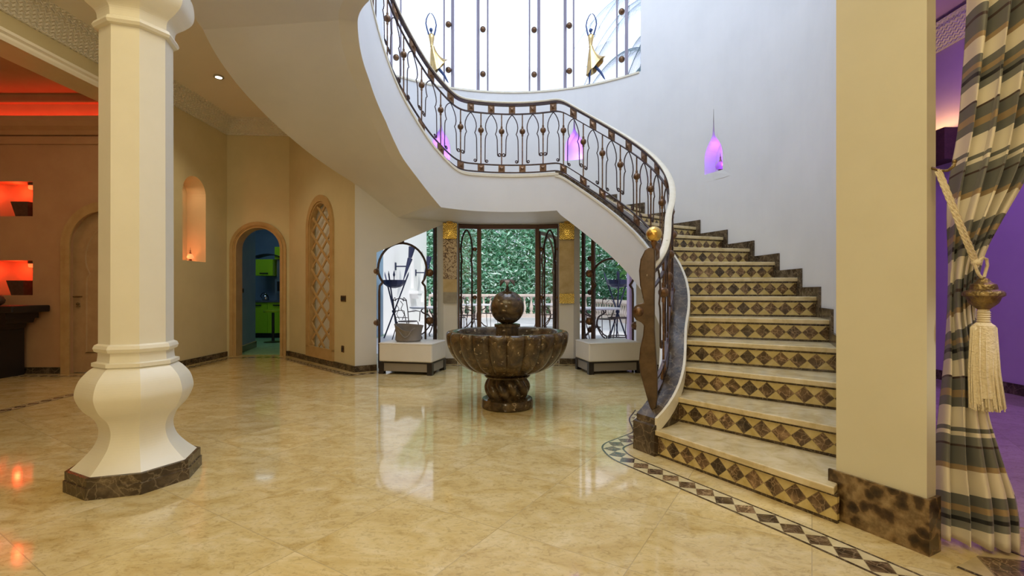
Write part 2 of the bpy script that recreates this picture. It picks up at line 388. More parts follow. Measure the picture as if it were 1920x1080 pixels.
    def plate(s, outer, holes, fr, t0, t1):
        """2-D polygon with holes, extruded from depth t0 to t1; fr(u, w, t) -> world"""
        loops = [outer]+holes; flat = [p for l in loops for p in l]
        tris = tessellate_polygon([[Vector((p[0], p[1], 0)) for p in l] for l in loops]); n = len(flat)
        vs = [fr(u, w, t0) for u, w in flat]+[fr(u, w, t1) for u, w in flat]
        fs = []
        for t in tris: fs.append(tuple(t)); fs.append(tuple(k+n for k in t)[::-1])
        o = 0
        for l in loops:
            for i in range(len(l)): j = (i+1) % len(l); fs.append((o+i, o+j, o+j+n, o+i+n))
            o += len(l)
        return s.add(vs, fs, [(p[0], p[1]) for p in flat]*2)
    def build(s, name, material, parent=None, kind=None, origin=None, label=None, fix=True):
        if origin is None:
            if parent is not None: origin = WORLD[parent.name]
            elif kind == 'structure': origin = (0, 0, 0)
            else:
                xs = [v[0] for v in s.v]; ys = [v[1] for v in s.v]; zs = [v[2] for v in s.v]
                origin = ((min(xs)+max(xs))/2, (min(ys)+max(ys))/2, min(zs))
        o = Vector(origin)
        me = bpy.data.meshes.new(name); me.from_pydata([(v[0]-o.x, v[1]-o.y, v[2]-o.z) for v in s.v], [], s.f)
        if s.uv:
            ul = me.uv_layers.new(name='UVMap').data
            for p in me.polygons:
                u = s.uv.get(p.index)
                if u:
                    for k, li in enumerate(p.loop_indices): ul[li].uv = u[k]
        me.polygons.foreach_set('use_smooth', s.smooth)
        if fix:
            bm = bmesh.new(); bm.from_mesh(me); bmesh.ops.recalc_face_normals(bm, faces=bm.faces); bm.to_mesh(me); bm.free()
        if any(s.smooth): 
            try: me.set_sharp_from_angle(angle=R(42))
            except Exception: pass
        me.materials.append(M[material] if isinstance(material, str) else material)
        ob = bpy.data.objects.new(name, me); COL.objects.link(ob)
        if parent is not None:
            ob.parent = parent; ob.location = Vector(origin)-Vector(WORLD[parent.name])
        else: ob.location = origin
        WORLD[ob.name] = tuple(origin)
        if kind: ob['kind'] = kind
        if label: ob['label'] = label
        return ob
def thing(name, label, cat, loc=(0, 0, 0), group=None):
    o = bpy.data.objects.new(name, None); COL.objects.link(o); o.location = loc; o.empty_display_size = .1
    o['label'] = label; o['category'] = cat
    if group: o['group'] = group
    WORLD[o.name] = tuple(loc); return o
def tag(o, label, cat, group=None, kind=None):
    o['label'] = label; o['category'] = cat
    if group: o['group'] = group
    if kind: o['kind'] = kind
    return o
def dup(o, label=None, loc=None, rz=None, par=None, s=None):
    c = o.copy(); COL.objects.link(c); c.parent = par
    for ch in [x for x in bpy.data.objects if x.parent == o]: dup(ch, par=c)
    if label: c['label'] = label
    if loc is not None: c.location = loc
    if rz is not None: c.rotation_euler = (0, 0, rz)
    if s: c.scale = (s, s, s)
    return c
def bevel(o, w=.01, seg=2):
    b = o.modifiers.new('bevel', 'BEVEL'); b.width = w; b.segments = seg; b.limit_method = 'ANGLE'; b.angle_limit = R(40); return o
def lerp(a, b, t): return a+(b-a)*t
def sstep(a, b, x):
    t = max(0, min(1, (x-a)/(b-a))); return t*t*(3-2*t)
def interp(tab, x):
    if x <= tab[0][0]: return tab[0][1]
    for (a, u), (b, w) in zip(tab, tab[1:]):
        if x <= b: return u+(w-u)*(x-a)/(b-a)
    return tab[-1][1]
def smooth_interp(tab, x, w=3.):
    return sum(interp(tab, x+k*w/3) for k in range(-3, 4))/7
def frame2(p0, p1, flip=1):
    """u along p0->p1, depth to the left of travel (flip=-1: right)"""
    a = Vector((p0[0], p0[1], 0)); d = Vector((p1[0]-p0[0], p1[1]-p0[1], 0)); L = d.length; d.normalize(); n = Vector((-d.y, d.x, 0))*flip
    return (lambda u, w, t: tuple(a+d*u+n*t+Vector((0, 0, w)))), L
def arch_pts(u0, u1, z0, zt, n=18, point=0.):
    r = (u1-u0)/2; c = (u0+u1)/2; zs = zt-r*(1+point)
    return [(u0, z0), (u1, z0)]+[(c+r*cos(pi*k/n), zs+r*(1+point)*sin(pi*k/n)) for k in range(n+1)]

# ------------------------------------------------------------------ stair geometry (centre of the round stairwell)
CX, CY = 0., 4.9
H = .177; T0 = 28.6; DT = 9.1                       # riser, first nosing angle, angle of a step
def cyl(th, r, z): a = R(th); return (CX+r*sin(a), CY-r*cos(a), z)
def Ro(th): return interp([(20, 3.16), (30, 3.05), (40, 2.90), (52, 2.78), (60, 2.75)], th)
def line1(th): return H*(1+(th-T0)/DT)               # nosing line of the first flight
OUT2 = [(20, 2.17), (39, 2.18), (52, 2.60), (73, 2.94), (85, 3.11), (97, 3.24), (107, 3.34), (127, 3.24), (160, 3.24)]
INN2 = [(20, 2.17), (37, 2.18), (50, 2.49), (60, 2.70), (71, 3.02), (86, 3.34), (107, 3.60), (127, 3.52), (160, 3.52)]
BASE = [(30, .235), (156, 2.70), (180, 2.70), (205, 2.70), (209.3, 2.74), (221.5, 2.99), (231.7, 3.26), (242.8, 3.55), (253.9, 3.90), (262.4, 4.19), (275, 4.55), (290, 4.75), (340, 4.78)]
def base(th):
    if th < 150: return line1(th)+.05
    return smooth_interp([(100, line1(100)+.05), (154, line1(154)+.05)]+BASE[1:], th, 3)
def bot_in(th):
    if th <= 156: return max(0., 2.17-.0205*(158-th))
    if th <= 200: return 2.17
    return interp(INN2, th-180)
def bot_out(th):
    if th <= 156: return max(0., 2.17-.0205*(158-th))
    if th <= 200: return 2.17
    return interp(OUT2, th-180)
def rc(th): return lerp(1.84, 1.60, sstep(30, 62, th))

# ------------------------------------------------------------------ structure: floor, walls, ceiling
MB().box(-9.5, 5.6, -3.2, 8.6, -.12, 0).build('floor', 'floor', kind='structure')
MB().box(-9.5, -3.3, 8.45, 12.6, -.10, .004).build('floor_kitchen', 'floor_kitchen', kind='structure')
# the stairwell's round wall
def cylwall():
    mb = MB(); T = .22; top = 7.0
    cells = []
    niches = [(113.6, 2.60), (159.4, 3.16), (203.5, 3.16)]
    def bottom(th): return 0. if th < 127 else bot_out(th)+(.06 if th > 204 else 0)
    ths = [32.5+i*2.5 for i in range(144)]+[392.5]
    for t0, t1 in zip(ths, ths[1:]):
        tm = (t0+t1)/2
        segs = []
        if tm > 314: z0 = 4.04
        else: z0 = None
        b0, b1 = (z0, z0) if z0 is not None else (bottom(t0), bottom(t1))
        win = 138 < tm < 222
        zones = [(b0, b1, 4.29 if win else top)]
        if win: zones.append((6.85, 6.85, top))
        for (a, b, zt) in zones:
            for (ns, nz) in niches:
                if abs(tm-ns) < 5:
                    zones2 = (nz-.10, nz+1.10)
                    # below
                    for (qa, qb, qt) in (((a, b, zones2[0]), (zones2[1], zones2[1], zt)) if a < 5 else ((a, b, zt),)):
                        if qt > max(qa, qb)+.001: segs.append((qa, qb, qt))
                    break
            else: segs.append((a, b, zt))
        r0, r1 = (Ro(t0), Ro(t1)) if tm < 230 else (2.62, 2.62)
        for (a, b, zt) in segs:
            T = .22 if tm < 230 else (.13 if tm < 290 else .35)
            v = [cyl(t0, r0, a), cyl(t1, r1, b), cyl(t1, r1, zt), cyl(t0, r0, zt), cyl(t0, r0+T, a), cyl(t1, r1+T, b), cyl(t1, r1+T, zt), cyl(t0, r0+T, zt)]
            mb.add(v, [(0, 1, 2, 3), (5, 4, 7, 6), (4, 5, 1, 0), (3, 2, 6, 7), (4, 0, 3, 7), (1, 5, 6, 2)])
    # niche panels: teardrop recesses
    nh = []
    for (ns, nz) in niches:
        tt = [t for t in ths if any(abs((t+d)-ns) < 5 for d in (1.25, -1.25))]
        a0, a1 = min(tt), max(tt)
        w = .145
        half = [(w, 0), (w, .18), (w*.96, .24), (w*.84, .30), (w*.62, .36), (w*.36, .41), (w*.17, .45), (w*.10, .50), (w*.06, .60), (w*.02, .78)]
        hole = [(u, z+nz) for u, z in half]+[(-u, z+nz) for u, z in reversed(half)]
        s0, s1 = R(a0-ns)*2.75, R(a1-ns)*2.75
        fr = lambda u, z, t, ns=ns: cyl(ns+math.degrees(u/2.75), 2.75+t, z)
        ns_ = [s0+(s1-s0)*i/4 for i in range(5)]
        for sg, se in ((1, s1), (-1, s0)):
            side = [(sg*u, z+nz) for u, z in reversed(half)]
            pl_ = [(0, nz-.10), (se/2, nz-.10), (se, nz-.10), (se, nz+1.10), (se/2, nz+1.10), (0, nz+1.10), (0, nz+.80)]+side+[(0, nz)]
            mb.plate(pl_, [], fr, 0, .22)
        bk = MB(); hv = [fr(u*1.0, z, .2, ns) for u, z in hole]; 
        bk.plate([(u*.9, z) for u, z in [(s0, nz-.10), (s1, nz-.10), (s1, nz+1.10), (s0, nz+1.10)]], [], fr, .205, .225)
        nh.append(bk)
    mb.build('wall_stairwell', 'plaster_white', kind='structure')
    for i, bk in enumerate(nh): bk.build('wall_niche_back_%d' % (i+1), 'plaster_white', kind='structure')
cylwall()
# ceiling over the hall with the round void; solid slab over the stairwell
vo = [cyl(th, 2.73 if 225 < th < 330 else 2.9, 0)[:2] for th in range(0, 360, 6)]
fr_up = lambda u, w, t: (u, w, t)
MB().plate([(-4.9, -3.2), (3.4, -3.2), (3.4, 8.6), (-4.9, 8.6)], [vo], fr_up, 4.04, 4.2).build('ceiling', 'ceiling_paint', kind='structure')
sk = [cyl(th, 2.97, 0)[:2] for th in range(0, 360, 6)]
MB().plate(sk, [], fr_up, 7.0, 7.15).build('ceiling_stairwell', 'plaster_white', kind='structure')

def wall(name, p0, p1, z0, z1, m, holes=(), thick=.2, flip=1, outer=None):
    fr, L = frame2(p0, p1, flip)
    o = outer(L) if outer else [(0, z0), (L, z0), (L, z1), (0, z1)]
    return MB().plate(o, list(holes), fr, 0, thick).build(name, m, kind='structure'), fr, L
A1 = (-4.9, 6.72); A2 = (-4.9, 8.25); A3 = (-3.86, 8.32); A4 = (-2.16, 6.6); A5 = (-1.05, 7.335)
# W1: wall with the arched niche (camera side is +x)
n_arch = arch_pts(7.14-6.72, 7.68-6.72, 1.58, 2.89)
wall('wall_left', A1, A2, 0, 4.04, 'plaster_cream', [n_arch], .3)
MB().box(-5.24, -5.20, 6.9, 7.9, 1.4, 3.1).build('wall_left_niche_back', 'plaster_cream', kind='structure')
# W2: kitchen arch
fr2, L2 = frame2(A2, A3)
k_arch = [(u, z) for u, z in arch_pts(.13, .92, 0, 2.24)]
o2 = [(0, 0), (.13, 0)]+[p for p in reversed(arch_pts(.13, .92, 0, 2.24)[2:])]+[(.92, 0), (L2, 0), (L2, 4.04), (0, 4.04)]
MB().plate(o2, [], fr2, 0, .22).build('wall_back', 'plaster_cream', kind='structure')
# W3: diagonal wall with the lattice window
fr3, L3 = frame2(A3, A4)
u_a = sqrt(2)*(3.86-3.305)*1.0; u_b = sqrt(2)*(3.86-2.607)
uc = (u_a+u_b)/2; hw = (u_b-u_a)/2
wall('wall_diagonal', A3, A4, 0, 4.04, 'plaster_cream', [arch_pts(uc-hw*.80, uc+hw*.80, .22, 2.50)], .12)
# W4: canted wall beside the garden opening
fr4, L4 = frame2(A4, A5)
def zs4(u): return interp([(0, 2.66), (.5, 2.38), (.93, 2.18), (L4, 2.17)], u)
MB().plate([(0, 0), (.30, 0), (.30, 1.66), (L4, 2.14), (L4, 2.17), (.93, 2.22), (.5, 2.42), (0, 2.72)], [], fr4, 0, .12).build('wall_canted_left', 'plaster_white', kind='structure')
B4 = (2.16, 6.53); B5 = (1.03, 7.40)
fr5, L5 = frame2(B5, B4)
MB().plate([(L5, 0), (L5, 1.2), (0, 2.17), (0, 2.10), (.93, 1.40), (.93, 0)], [], fr5, 0, .12).build('wall_canted_right', 'plaster_white', kind='structure')
# pillars that carry the plaques
def poly_box(pts, z0, z1): 
    return MB().plate(pts, [], lambda u, w, t: (u, w, t), z0, z1)
poly_box([(-1.16, 7.43), (-1.05, 7.36), (-.846, 7.39), (-.83, 7.62), (-1.16, 7.62)], 0, 2.17).build('wall_pillar_left', 'plaster_white', kind='structure')
poly_box([(.73, 7.39), (.944, 7.36), (1.05, 7.43), (1.05, 7.62), (.715, 7.62)], 0, 2.17).build('wall_pillar_right', 'plaster_white', kind='structure')
# baseboards
def baseboard(name, path, h=.085, t=.018, m='emperador'):
    MB().sweep([(p[0], p[1], 0) for p in path], [(0, 0), (t, 0), (t, h), (0, h)]).build(name, m, kind='structure')
baseboard('baseboard_left', [A1, (-4.9, 8.24)])
baseboard('baseboard_back', [fr2(1.0, 0, 0)[:2], A3, A4, fr4(.30, 0, 0)[:2]])
baseboard('baseboard_pillar_left', [(-1.16, 7.43), (-1.05, 7.36), (-.846, 7.39)])
baseboard('baseboard_pillar_right', [(.73, 7.39), (.944, 7.36), (1.05, 7.43)])
baseboard('baseboard_right', [fr5(.93, 0, 0)[:2], fr5(L5-.05, 0, 0)[:2]], .1)
# header beam over the opening to the red room
MB().box(-5.3, -4.9, -3.2, 6.5, 3.54, 4.04).build('wall_header_left', 'plaster_cream', kind='structure')
MB().box(-9.5, -4.9, 6.5, 6.7, 0, 4.04)
# W-red: back wall of the red room with door arch and two square niches
frr, Lr = frame2((-9.4, 6.5), (-5.2, 6.5))
X = lambda x: x+9.4
r_arch = arch_pts(X(-6.0), X(-4.96), 0, 2.22)
orr = [(0, 0), (X(-5.98), 0)]+[p for p in reversed(arch_pts(X(-5.98), X(-5.02), 0, 2.22)[2:])]+[(X(-5.02), 0), (X(-4.9), 0), (X(-4.9), 4.04), (0, 3.9)]
MB().plate(orr, [[(X(-7.55), 2.13), (X(-6.49), 2.13), (X(-6.49), 2.60), (X(-7.55), 2.60)], [(X(-7.55), 1.06), (X(-6.49), 1.06), (X(-6.49), 1.53), (X(-7.55), 1.53)]], frr, 0, .22).build('wall_red_room', 'plaster_red_room', kind='structure')
MB().box(-7.7, -6.4, 6.73, 6.76, .95, 2.7).build('wall_red_niche_back', 'plaster_red_room', kind='structure')
MB().box(-9.5, -9.4, -3.2, 6.6, 0, 3.9).build('wall_red_room_side', 'plaster_red_room', kind='structure')
MB().box(-9.4, -5.3, -3.2, 6.5, 3.78, 3.9).build('ceiling_red_room', 'plaster_red_room', kind='structure')
baseboard('baseboard_red_room', [(-9.3, 6.5), (-6.1, 6.5)])
# cove and cornice of the red room
MB().sweep([(-9.4, 6.5, 0), (-5.3, 6.5, 0)], [(0, 3.10), (.03, 3.10), (.04, 3.16), (.04, 3.20), (0, 3.20)]).sweep([(-9.4, 6.5, 0), (-5.3, 6.5, 0)], [(0, 3.21), (.06, 3.215), (.09, 3.26), (.16, 3.30), (.20, 3.36), (.20, 3.42), (.17, 3.42), (0, 3.30)]).build('trim_1', 'plaster_red_room', kind='structure')
MB().box(-9.4, -5.3, 6.43, 6.5, 3.645, 3.665).build('trim_2', 'plaster_red_room', kind='structure')
# cornices of the hall
CROWN = [(0, .0), (.03, .0), (.035, .03), (.06, .05), (.15, .17), (.18, .19), (.18, .215), (.24, .24), (0, .24)]
def crown(name, path, z, prof=CROWN, m='carved'):
    MB().sweep([(p[0], p[1], z) for p in path], prof).build(name, m, kind='structure')
crown('trim_3', [(-4.9, -3.2), A2, A3, fr3(.9, 0, 0)[:2]], 3.80)
crown('trim_4', [(-4.9, -3.2), (-4.9, 6.5)], 3.52, [(0, 0), (.03, -.01), (.05, .02), (.05, .045), (.08, .06), (.08, .09), (0, .11)], 'cornice')
MB().box(-5.32, -4.86, 6.38, 6.56, 3.50, 3.56).box(-5.30, -4.84, 6.42, 6.54, 3.42, 3.50).box(-5.30, -4.86, 6.45, 6.54, 3.34, 3.42).build('trim_5', 'cornice', kind='structure')
# behind and beside the camera
MB().box(-9.5, 5.6, -3.4, -3.2, 0, 4.4).build('wall_rear', 'plaster_cream', kind='structure')
# pier and the opening to the violet room
PD = Vector((.47, -.883)); PN = Vector((.883, .47))
P0 = Vector((1.577, 2.335)); P1 = Vector((1.739, 2.012))
pd = (P1-P0).normalized(); pn = Vector((-pd.y, pd.x))
pq = [tuple(P0), tuple(P1), tuple(P1+pn*.075), tuple(P0+pn*.30)]
poly_box(pq, 0, 4.04).build('wall_pier', 'plaster_pier', kind='structure')
e = .014
bq = [tuple(P0-pd*.03-pn*e), tuple(P1+pd*e-pn*e), tuple(P1+pn*.085+pd*e), tuple(P1+pn*.085), tuple(P1), tuple(P0-pd*.03)]
poly_box(bq, 0, .235).build('baseboard_pier', 'emperador_light', kind='structure')
Q1 = P1+pd*2.6
frp, Lp = frame2(P1, Q1)
MB().plate([(0, 3.3), (Lp, 3.3), (Lp, 4.42), (0, 4.42)], [], frp, 0, .3).build('wall_header_right', 'plaster_pier', kind='structure')
MB().box(Q1.x, 5.6, -3.2, -.4, 0, 4.42).build('wall_right', 'plaster_pier', kind='structure')
# violet room
MB().box(5.4, 5.6, -.4, 9.2, 0, 4.5).build('wall_violet_right', 'plaster_violet', kind='structure')
MB().box(2.2, 5.4, 9.0, 9.2, 0, 4.5).build('wall_violet_back', 'plaster_violet', kind='structure')
MB().box(2.25, 2.4, 7.05, 9.0, 0, 4.5).build('wall_violet_left', 'plaster_white', kind='structure')
MB().plate([tuple(P1+pn*.3), tuple(Q1+pn*.3), (5.4, -.4), (5.4, 9.0), (2.3, 9.0), (2.3, 6.9)]+[cyl(th, 2.97, 0)[:2] for th in (110, 95, 80, 65, 50)], [], fr_up, 4.42, 4.5).build('ceiling_violet', 'plaster_violet', kind='structure')
MB().sweep([(5.4, 9.0, 4.14), (5.4, -.3, 4.14)], CROWN).build('trim_6', 'carved', kind='structure')
baseboard('baseboard_violet', [(5.4, 8.9), (5.4, -.3)], .12)
MB().plate([(2.3, 2.3), (5.38, -.2), (5.38, 8.9), (2.4, 8.9), (2.9, 6.5), (3.05, 4.0)], [], fr_up, .001, .004).build('floor_violet', 'floor_violet', kind='structure')
# kitchen shell
MB().box(-8.0, -7.9, 8.5, 12.6, 0, 3.0).build('wall_kitchen_left', 'plaster_blue', kind='structure')
MB().box(-8.0, -3.3, 12.1, 12.3, 0, 3.0).build('wall_kitchen_back', 'plaster_blue', kind='structure')
MB().box(-3.45, -3.3, 8.55, 12.1, 0, 3.0).build('wall_kitchen_right', 'plaster_blue', kind='structure')
MB().box(-8.0, -3.3, 8.55, 12.3, 3.0, 3.1).build('ceiling_kitchen', 'plaster_blue', kind='structure')
MB().box(-8.0, -4.92, 8.35, 8.55, 0, 3.0).build('wall_kitchen_front', 'plaster_blue', kind='structure')
frk, Lk = frame2((-4.86, 8.48), (-5.13, 9.6))
MB().plate([(0, 0), (Lk, 0), (Lk, 2.99), (0, 2.99)], [], frk, 0, .12).build('wall_kitchen_partition', 'plaster_blue', kind='structure')
MB().plate([(0, 0), (Lk+.01, 0), (Lk+.01, .13), (0, .13)], [], frk, -.02, 0).build('baseboard_kitchen', 'border_small', kind='structure')

# ------------------------------------------------------------------ inlaid floor borders
def strip(name, path, w, m, z=.0015, label=None):
    P = [Vector((p[0], p[1], z)) for p in path]; mb = MB(); vs = []; uv = []; L = 0
    for i, p in enumerate(P):
        a = P[max(0, i-1)]; b = P[min(len(P)-1, i+1)]
        if i: L += (P[i]-P[i-1]).length
        d1 = (p-a) if i else (b-p); d2 = (b-p) if i < len(P)-1 else d1
        d1 = d1.normalized(); d2 = d2.normalized(); t = (d1+d2).normalized(); k = 1/max(.5, t.dot(d1)); s = Vector((t.y, -t.x, 0))*k*w/2
        vs += [p-s, p+s]; uv += [(L, 0), (L, 1)]
    fs = [(2*i, 2*i+1, 2*i+3, 2*i+2) for i in range(len(P)-1)]
    mb.add(vs, fs, uv); return mb.build(name, m, kind='structure', fix=False)
def rounded(path, r=.1, n=6):
    out = [Vector(path[0])]
    for a, b, c in zip(path, path[1:], path[2:]):
        a, b, c = Vector(a), Vector(b), Vector(c); d1 = (a-b).normalized(); d2 = (c-b).normalized()
        rr = min(r, (a-b).length*.45, (c-b).length*.45); p, q = b+d1*rr, b+d2*rr
        for k in range(n+1):
            t = k/n; out.append(p*(1-t)**2+b*2*t*(1-t)+q*t*t)
    out.append(Vector(path[-1])); return out
strip('trim_7', rounded([cyl(70, 1.30, 0)[:2], cyl(55, 1.32, 0)[:2], (1.03, 3.74), (.70, 3.42), (.72, 3.20), (1.30, 2.235), (1.62, 1.65), (1.9, 1.1)], .09), .157, 'border')
strip('trim_8', [(-4.72, -3), (-4.72, 6.3)], .12, 'border_small')
strip('trim_9', rounded([(-4.72, 6.5), (-4.72, 8.06), (-3.93, 8.12), (-2.16, 6.36), (-1.75, 6.62)], .02), .12, 'border_small')
strip('trim_10', [(-9.2, 6.3), (-5.2, 6.3)], .10, 'border_small')
strip('trim_11', [tuple(P1+pn*.17+pd*.10), tuple(P1+pn*.17+pd*2.4)], .36, 'threshold')
strip('trim_12', [(-1.7, 6.78), (-1.1, 7.22), (1.0, 7.22), (1.9, 6.5)], .08, 'border_small')
for k in range(5):
    strip('trim_%d' % (13+k), [(5.2-.55*k, 7.5), (5.2-.55*k, 0.2)], .14, 'border')

# ------------------------------------------------------------------ staircase
ST = thing('staircase', 'curving marble staircase with diamond inlaid risers climbing along the round white wall', 'staircase', cyl(35, 2.4, 0))
NS = 15
for k in range(1, NS+1):
    sk_ = lambda q: T0+DT*(q-1)+1.9*max(0, 1-(q-1)/5)
    th = sk_(k); th2 = sk_(k+1) if k < NS else 204
    def edge(t, r, dz, fwd=0):
        p = Vector(cyl(t, r, dz)); a = R(t); return p-Vector((cos(a), sin(a), 0))*fwd
    ri = lambda t: rc(t)+.075; ro = lambda t: Ro(t)-.001
    n = 3 if k < NS else 16
    tt = [lerp(th, th2, i/n) for i in range(n+1)]
    mb = MB(); z = H*k
    top = [edge(t, ri(t), z, .028 if i == 0 else 0) for i, t in enumerate(tt)]+[edge(t, ro(t), z, .028 if t == tt[0] else 0) for t in reversed(tt)]
    m_ = len(top); bt = [(p.x, p.y, z-.036) for p in top]
    fs = [tuple(range(m_)), tuple(range(m_, 2*m_))[::-1]]+[(i, (i+1) % m_, (i+1) % m_+m_, i+m_) for i in range(m_)]
    mb.add(top+bt, fs); o = mb.build('tread' if k < NS else 'landing', 'tread', ST); bevel(o, .006, 2)
    a = edge(th, ri(th), 0); b = edge(th, ro(th), 0); L = (b-a).length; z0, z1 = H*(k-1), z-.036
    dn = Vector((cos(R(th)), sin(R(th)), 0))*.02
    v = [(*a.xy, z0), (*b.xy, z0), (*b.xy, z1), (*a.xy, z1)]; v += [tuple(Vector(p)+dn) for p in v]
    u0 = random.random()*0+.02
    MB().add(v, [(0, 1, 2, 3), (5, 4, 7, 6), (0, 3, 7, 4), (1, 5, 6, 2), (3, 2, 6, 7), (0, 4, 5, 1)], [(u0, 0), (u0+L, 0), (u0+L, 1), (u0, 1)]*2).build('riser', 'riser', ST)
# stepped skirting on the wall
mb = MB()
for k in range(1, NS+1):
    a, b = max(33.5, T0+DT*(k-1)-1.7), (T0+DT*k-1.7 if k < NS else 204)
    n = 3 if k < NS else 14
    for i in range(n):
        t0, t1 = lerp(a, b, i/n), lerp(a, b, (i+1)/n)
        z0 = H*(k-1); z1 = H*k+.085
        v = [cyl(t, Ro(t)-d, z) for d in (0.0, .02) for t in (t0, t1) for z in (z0, z1)]
        mb.add(v, [(0, 1, 3, 2), (4, 6, 7, 5), (0, 4, 5, 1), (2, 3, 7, 6), (1, 5, 7, 3), (0, 2, 6, 4)])
mb.build('skirting', 'emperador', ST)
# body: inner string, soffit, upper flight
def ruled(fn, ths, prof_n):
    vs = []; 
    for t in ths: vs += fn(t)
    fs = []
    for i in range(len(ths)-1):
        for k in range(prof_n): fs.append((i*prof_n+k, i*prof_n+(k+1) % prof_n, (i+1)*prof_n+(k+1) % prof_n, (i+1)*prof_n+k))
    fs.append(tuple(range(prof_n))[::-1]); fs.append(tuple((len(ths)-1)*prof_n+k for k in range(prof_n)))
    return MB().add(vs, fs, smooth=True)
th_s = [37+i*2 for i in range(0, 139)]
def strf(t): 
    r = rc(t); b = bot_in(t); tp = max(base(t)-.05, b+.01)
    return [cyl(t, r-.10, b), cyl(t, r+.07, b+.0), cyl(t, r+.07, tp), cyl(t, r-.10, tp)]
ruled(strf, th_s, 4).build('inner_string', 'plaster_white', ST)
th_f = [60+i*2 for i in range(0, 128)]
def sof(t):
    bi, bo = bot_in(t), bot_out(t); r0 = rc(t)+.065; r1 = 2.755
    if t <= 156: ti = to = min(line1(t)-.21, 2.6)
    else: ti = to = max(bi, bo)+.16 if t < 204 else base(t)-.15
    ti = max(ti, bi+.005); to = max(to, bo+.005)
    return [cyl(t, r0, bi), cyl(t, r1, bo), cyl(t, r1, to), cyl(t, r0, ti)]
for (ta, tb) in ((60, 156), (156, 219), (219, 287), (287, 314)):
    n_ = int((tb-ta)/2); ruled(sof, [lerp(ta, tb, i/n_) for i in range(n_+1)], 4).build('soffit', 'plaster_white', ST)
# marble curb on the string
th_c = [30+i*2 for i in range(0, 143)]
def curb(t):
    r = rc(t); z = base(t)-.05; w = 1
    if t > 160: return [cyl(t, r-.105, z-.0), cyl(t, r+.07, z), cyl(t, r+.07, z+.018), cyl(t, r-.105, z+.018)]
    return [cyl(t, r-.085, z-.03), cyl(t, r+.085, z-.03), cyl(t, r+.085, z+.045), cyl(t, r-.085, z+.045)]
ruled(curb, [t for t in th_c if t <= 158], 4).build('marble_curb', 'emperador', ST)
def edg(rr, w, dz0, dz1):
    return lambda t: [cyl(t, rc(t)+rr-w, base(t)+dz0), cyl(t, rc(t)+rr+w, base(t)+dz0), cyl(t, rc(t)+rr+w, base(t)+dz1), cyl(t, rc(t)+rr-w, base(t)+dz1)]
ruled(edg(-.1, .012, -.085, -.055), [t for t in th_c if t <= 158], 4).build('curb_edge', 'rail_cream', ST, label='cream marble edge')
ruled(edg(-.1, .012, -.065, -.03), [t for t in th_c if t >= 156], 4).build('curb_edge', 'rail_cream', ST, label='cream marble edge')
ruled(edg(.095, .010, -.10, .0), [t for t in th_c if t <= 158], 4).build('curb_edge', 'rail_cream', ST, label='cream marble edge')
# low end block of the curb
vs = [cyl(t, r, z) for t in (29.6, 38) for r in (rc(30)-.105, rc(30)+.105) for z in (0, .18)]
th_e = [29.4, 31, 33, 35, 37, 39, 42, 45]
ruled(lambda t: [cyl(t, rc(t)-.10, 0), cyl(t, rc(t)+.098, 0), cyl(t, rc(t)+.098, base(max(t, 30))-.055), cyl(t, rc(t)-.10, base(max(t, 30))-.055)], th_e, 4).build('end_block', 'emperador', ST)

# ------------------------------------------------------------------ stair railing
RL = thing('stair_railing', 'wrought iron stair railing with keyhole arches, bronze studs and a pale handrail', 'railing', cyl(32, 1.8, .2))
def rr(th): return rc(th)-.045
def hh(th): return lerp(1.17, .945, sstep(31, 52, th))
def rp(th, x, h):   # point on the railing surface: x metres along, h above base
    t = th+math.degrees(x/rr(th)); f = hh(t)/.945
    return cyl(t, rr(t), base(t)+h*f)
ths = [31+i*1.5 for i in range(0, 172)]
RH = [t for t in ths if t <= 288]
MB().sweep([rp(t, 0, 0) for t in RH], [(-.024, .932), (.024, .932), (.028, .948), (.016, .960), (-.016, .960), (-.028, .948)], smooth=True).build('handrail', 'rail_cream', RL)
MB().sweep([rp(t, 0, 0) for t in RH], [(-.022, .90), (.022, .90), (.022, .931), (-.022, .931)]).build('top_bar', 'iron', RL)
MB().sweep([rp(t, 0, 0) for t in RH], [(-.012, .785), (.012, .785), (.012, .80), (-.012, .80)]).build('arch_bar', 'iron', RL)
MB().sweep([rp(t, 0, 0) for t in RH if t > 33], [(-.012, .10), (.012, .10), (.012, .115), (-.012, .115)]).build('lower_bar', 'iron', RL)
MB().sweep([rp(t, 0, 0) for t in RH if t > 33], [(-.012, .0), (.012, .0), (.012, .014), (-.012, .014)]).build('bottom_bar', 'iron', RL)
SP = 10.3; TH0 = 180-SP*14
def square(th, h0, h1):
    w = .043; q = []
    mb = MB(); o = rr(th)
    for (x, h) in ((-w, h0), (w, h0), (w, h1), (-w, h1)):
        for d in (-.011, .011):
            p = rp(th, x, h); v = Vector((p[0]-CX, p[1]-CY, 0)).normalized()*d; q.append((p[0]+v.x, p[1]+v.y, p[2]))
    mb.add(q, [(0, 2, 4, 6), (1, 7, 5, 3), (0, 1, 3, 2), (2, 3, 5, 4), (4, 5, 7, 6), (6, 7, 1, 0)])
    w2 = w*.62; hm = (h0+h1)/2; hd = (h1-h0)/2*.62
    for sg in (-1, 1):
        q = []
        for (x, h, d) in ((-w2, hm-hd, .011), (w2, hm-hd, .011), (w2, hm+hd, .011), (-w2, hm+hd, .011), (0, hm, .026)):
            p = rp(th, x, h); v = Vector((p[0]-CX, p[1]-CY, 0)).normalized()*d*sg; q.append((p[0]+v.x, p[1]+v.y, p[2]))
        mb.add(q, [(0, 1, 4), (1, 2, 4), (2, 3, 4), (3, 0, 4)])
    mb.build('square_stud', 'bronze', RL)
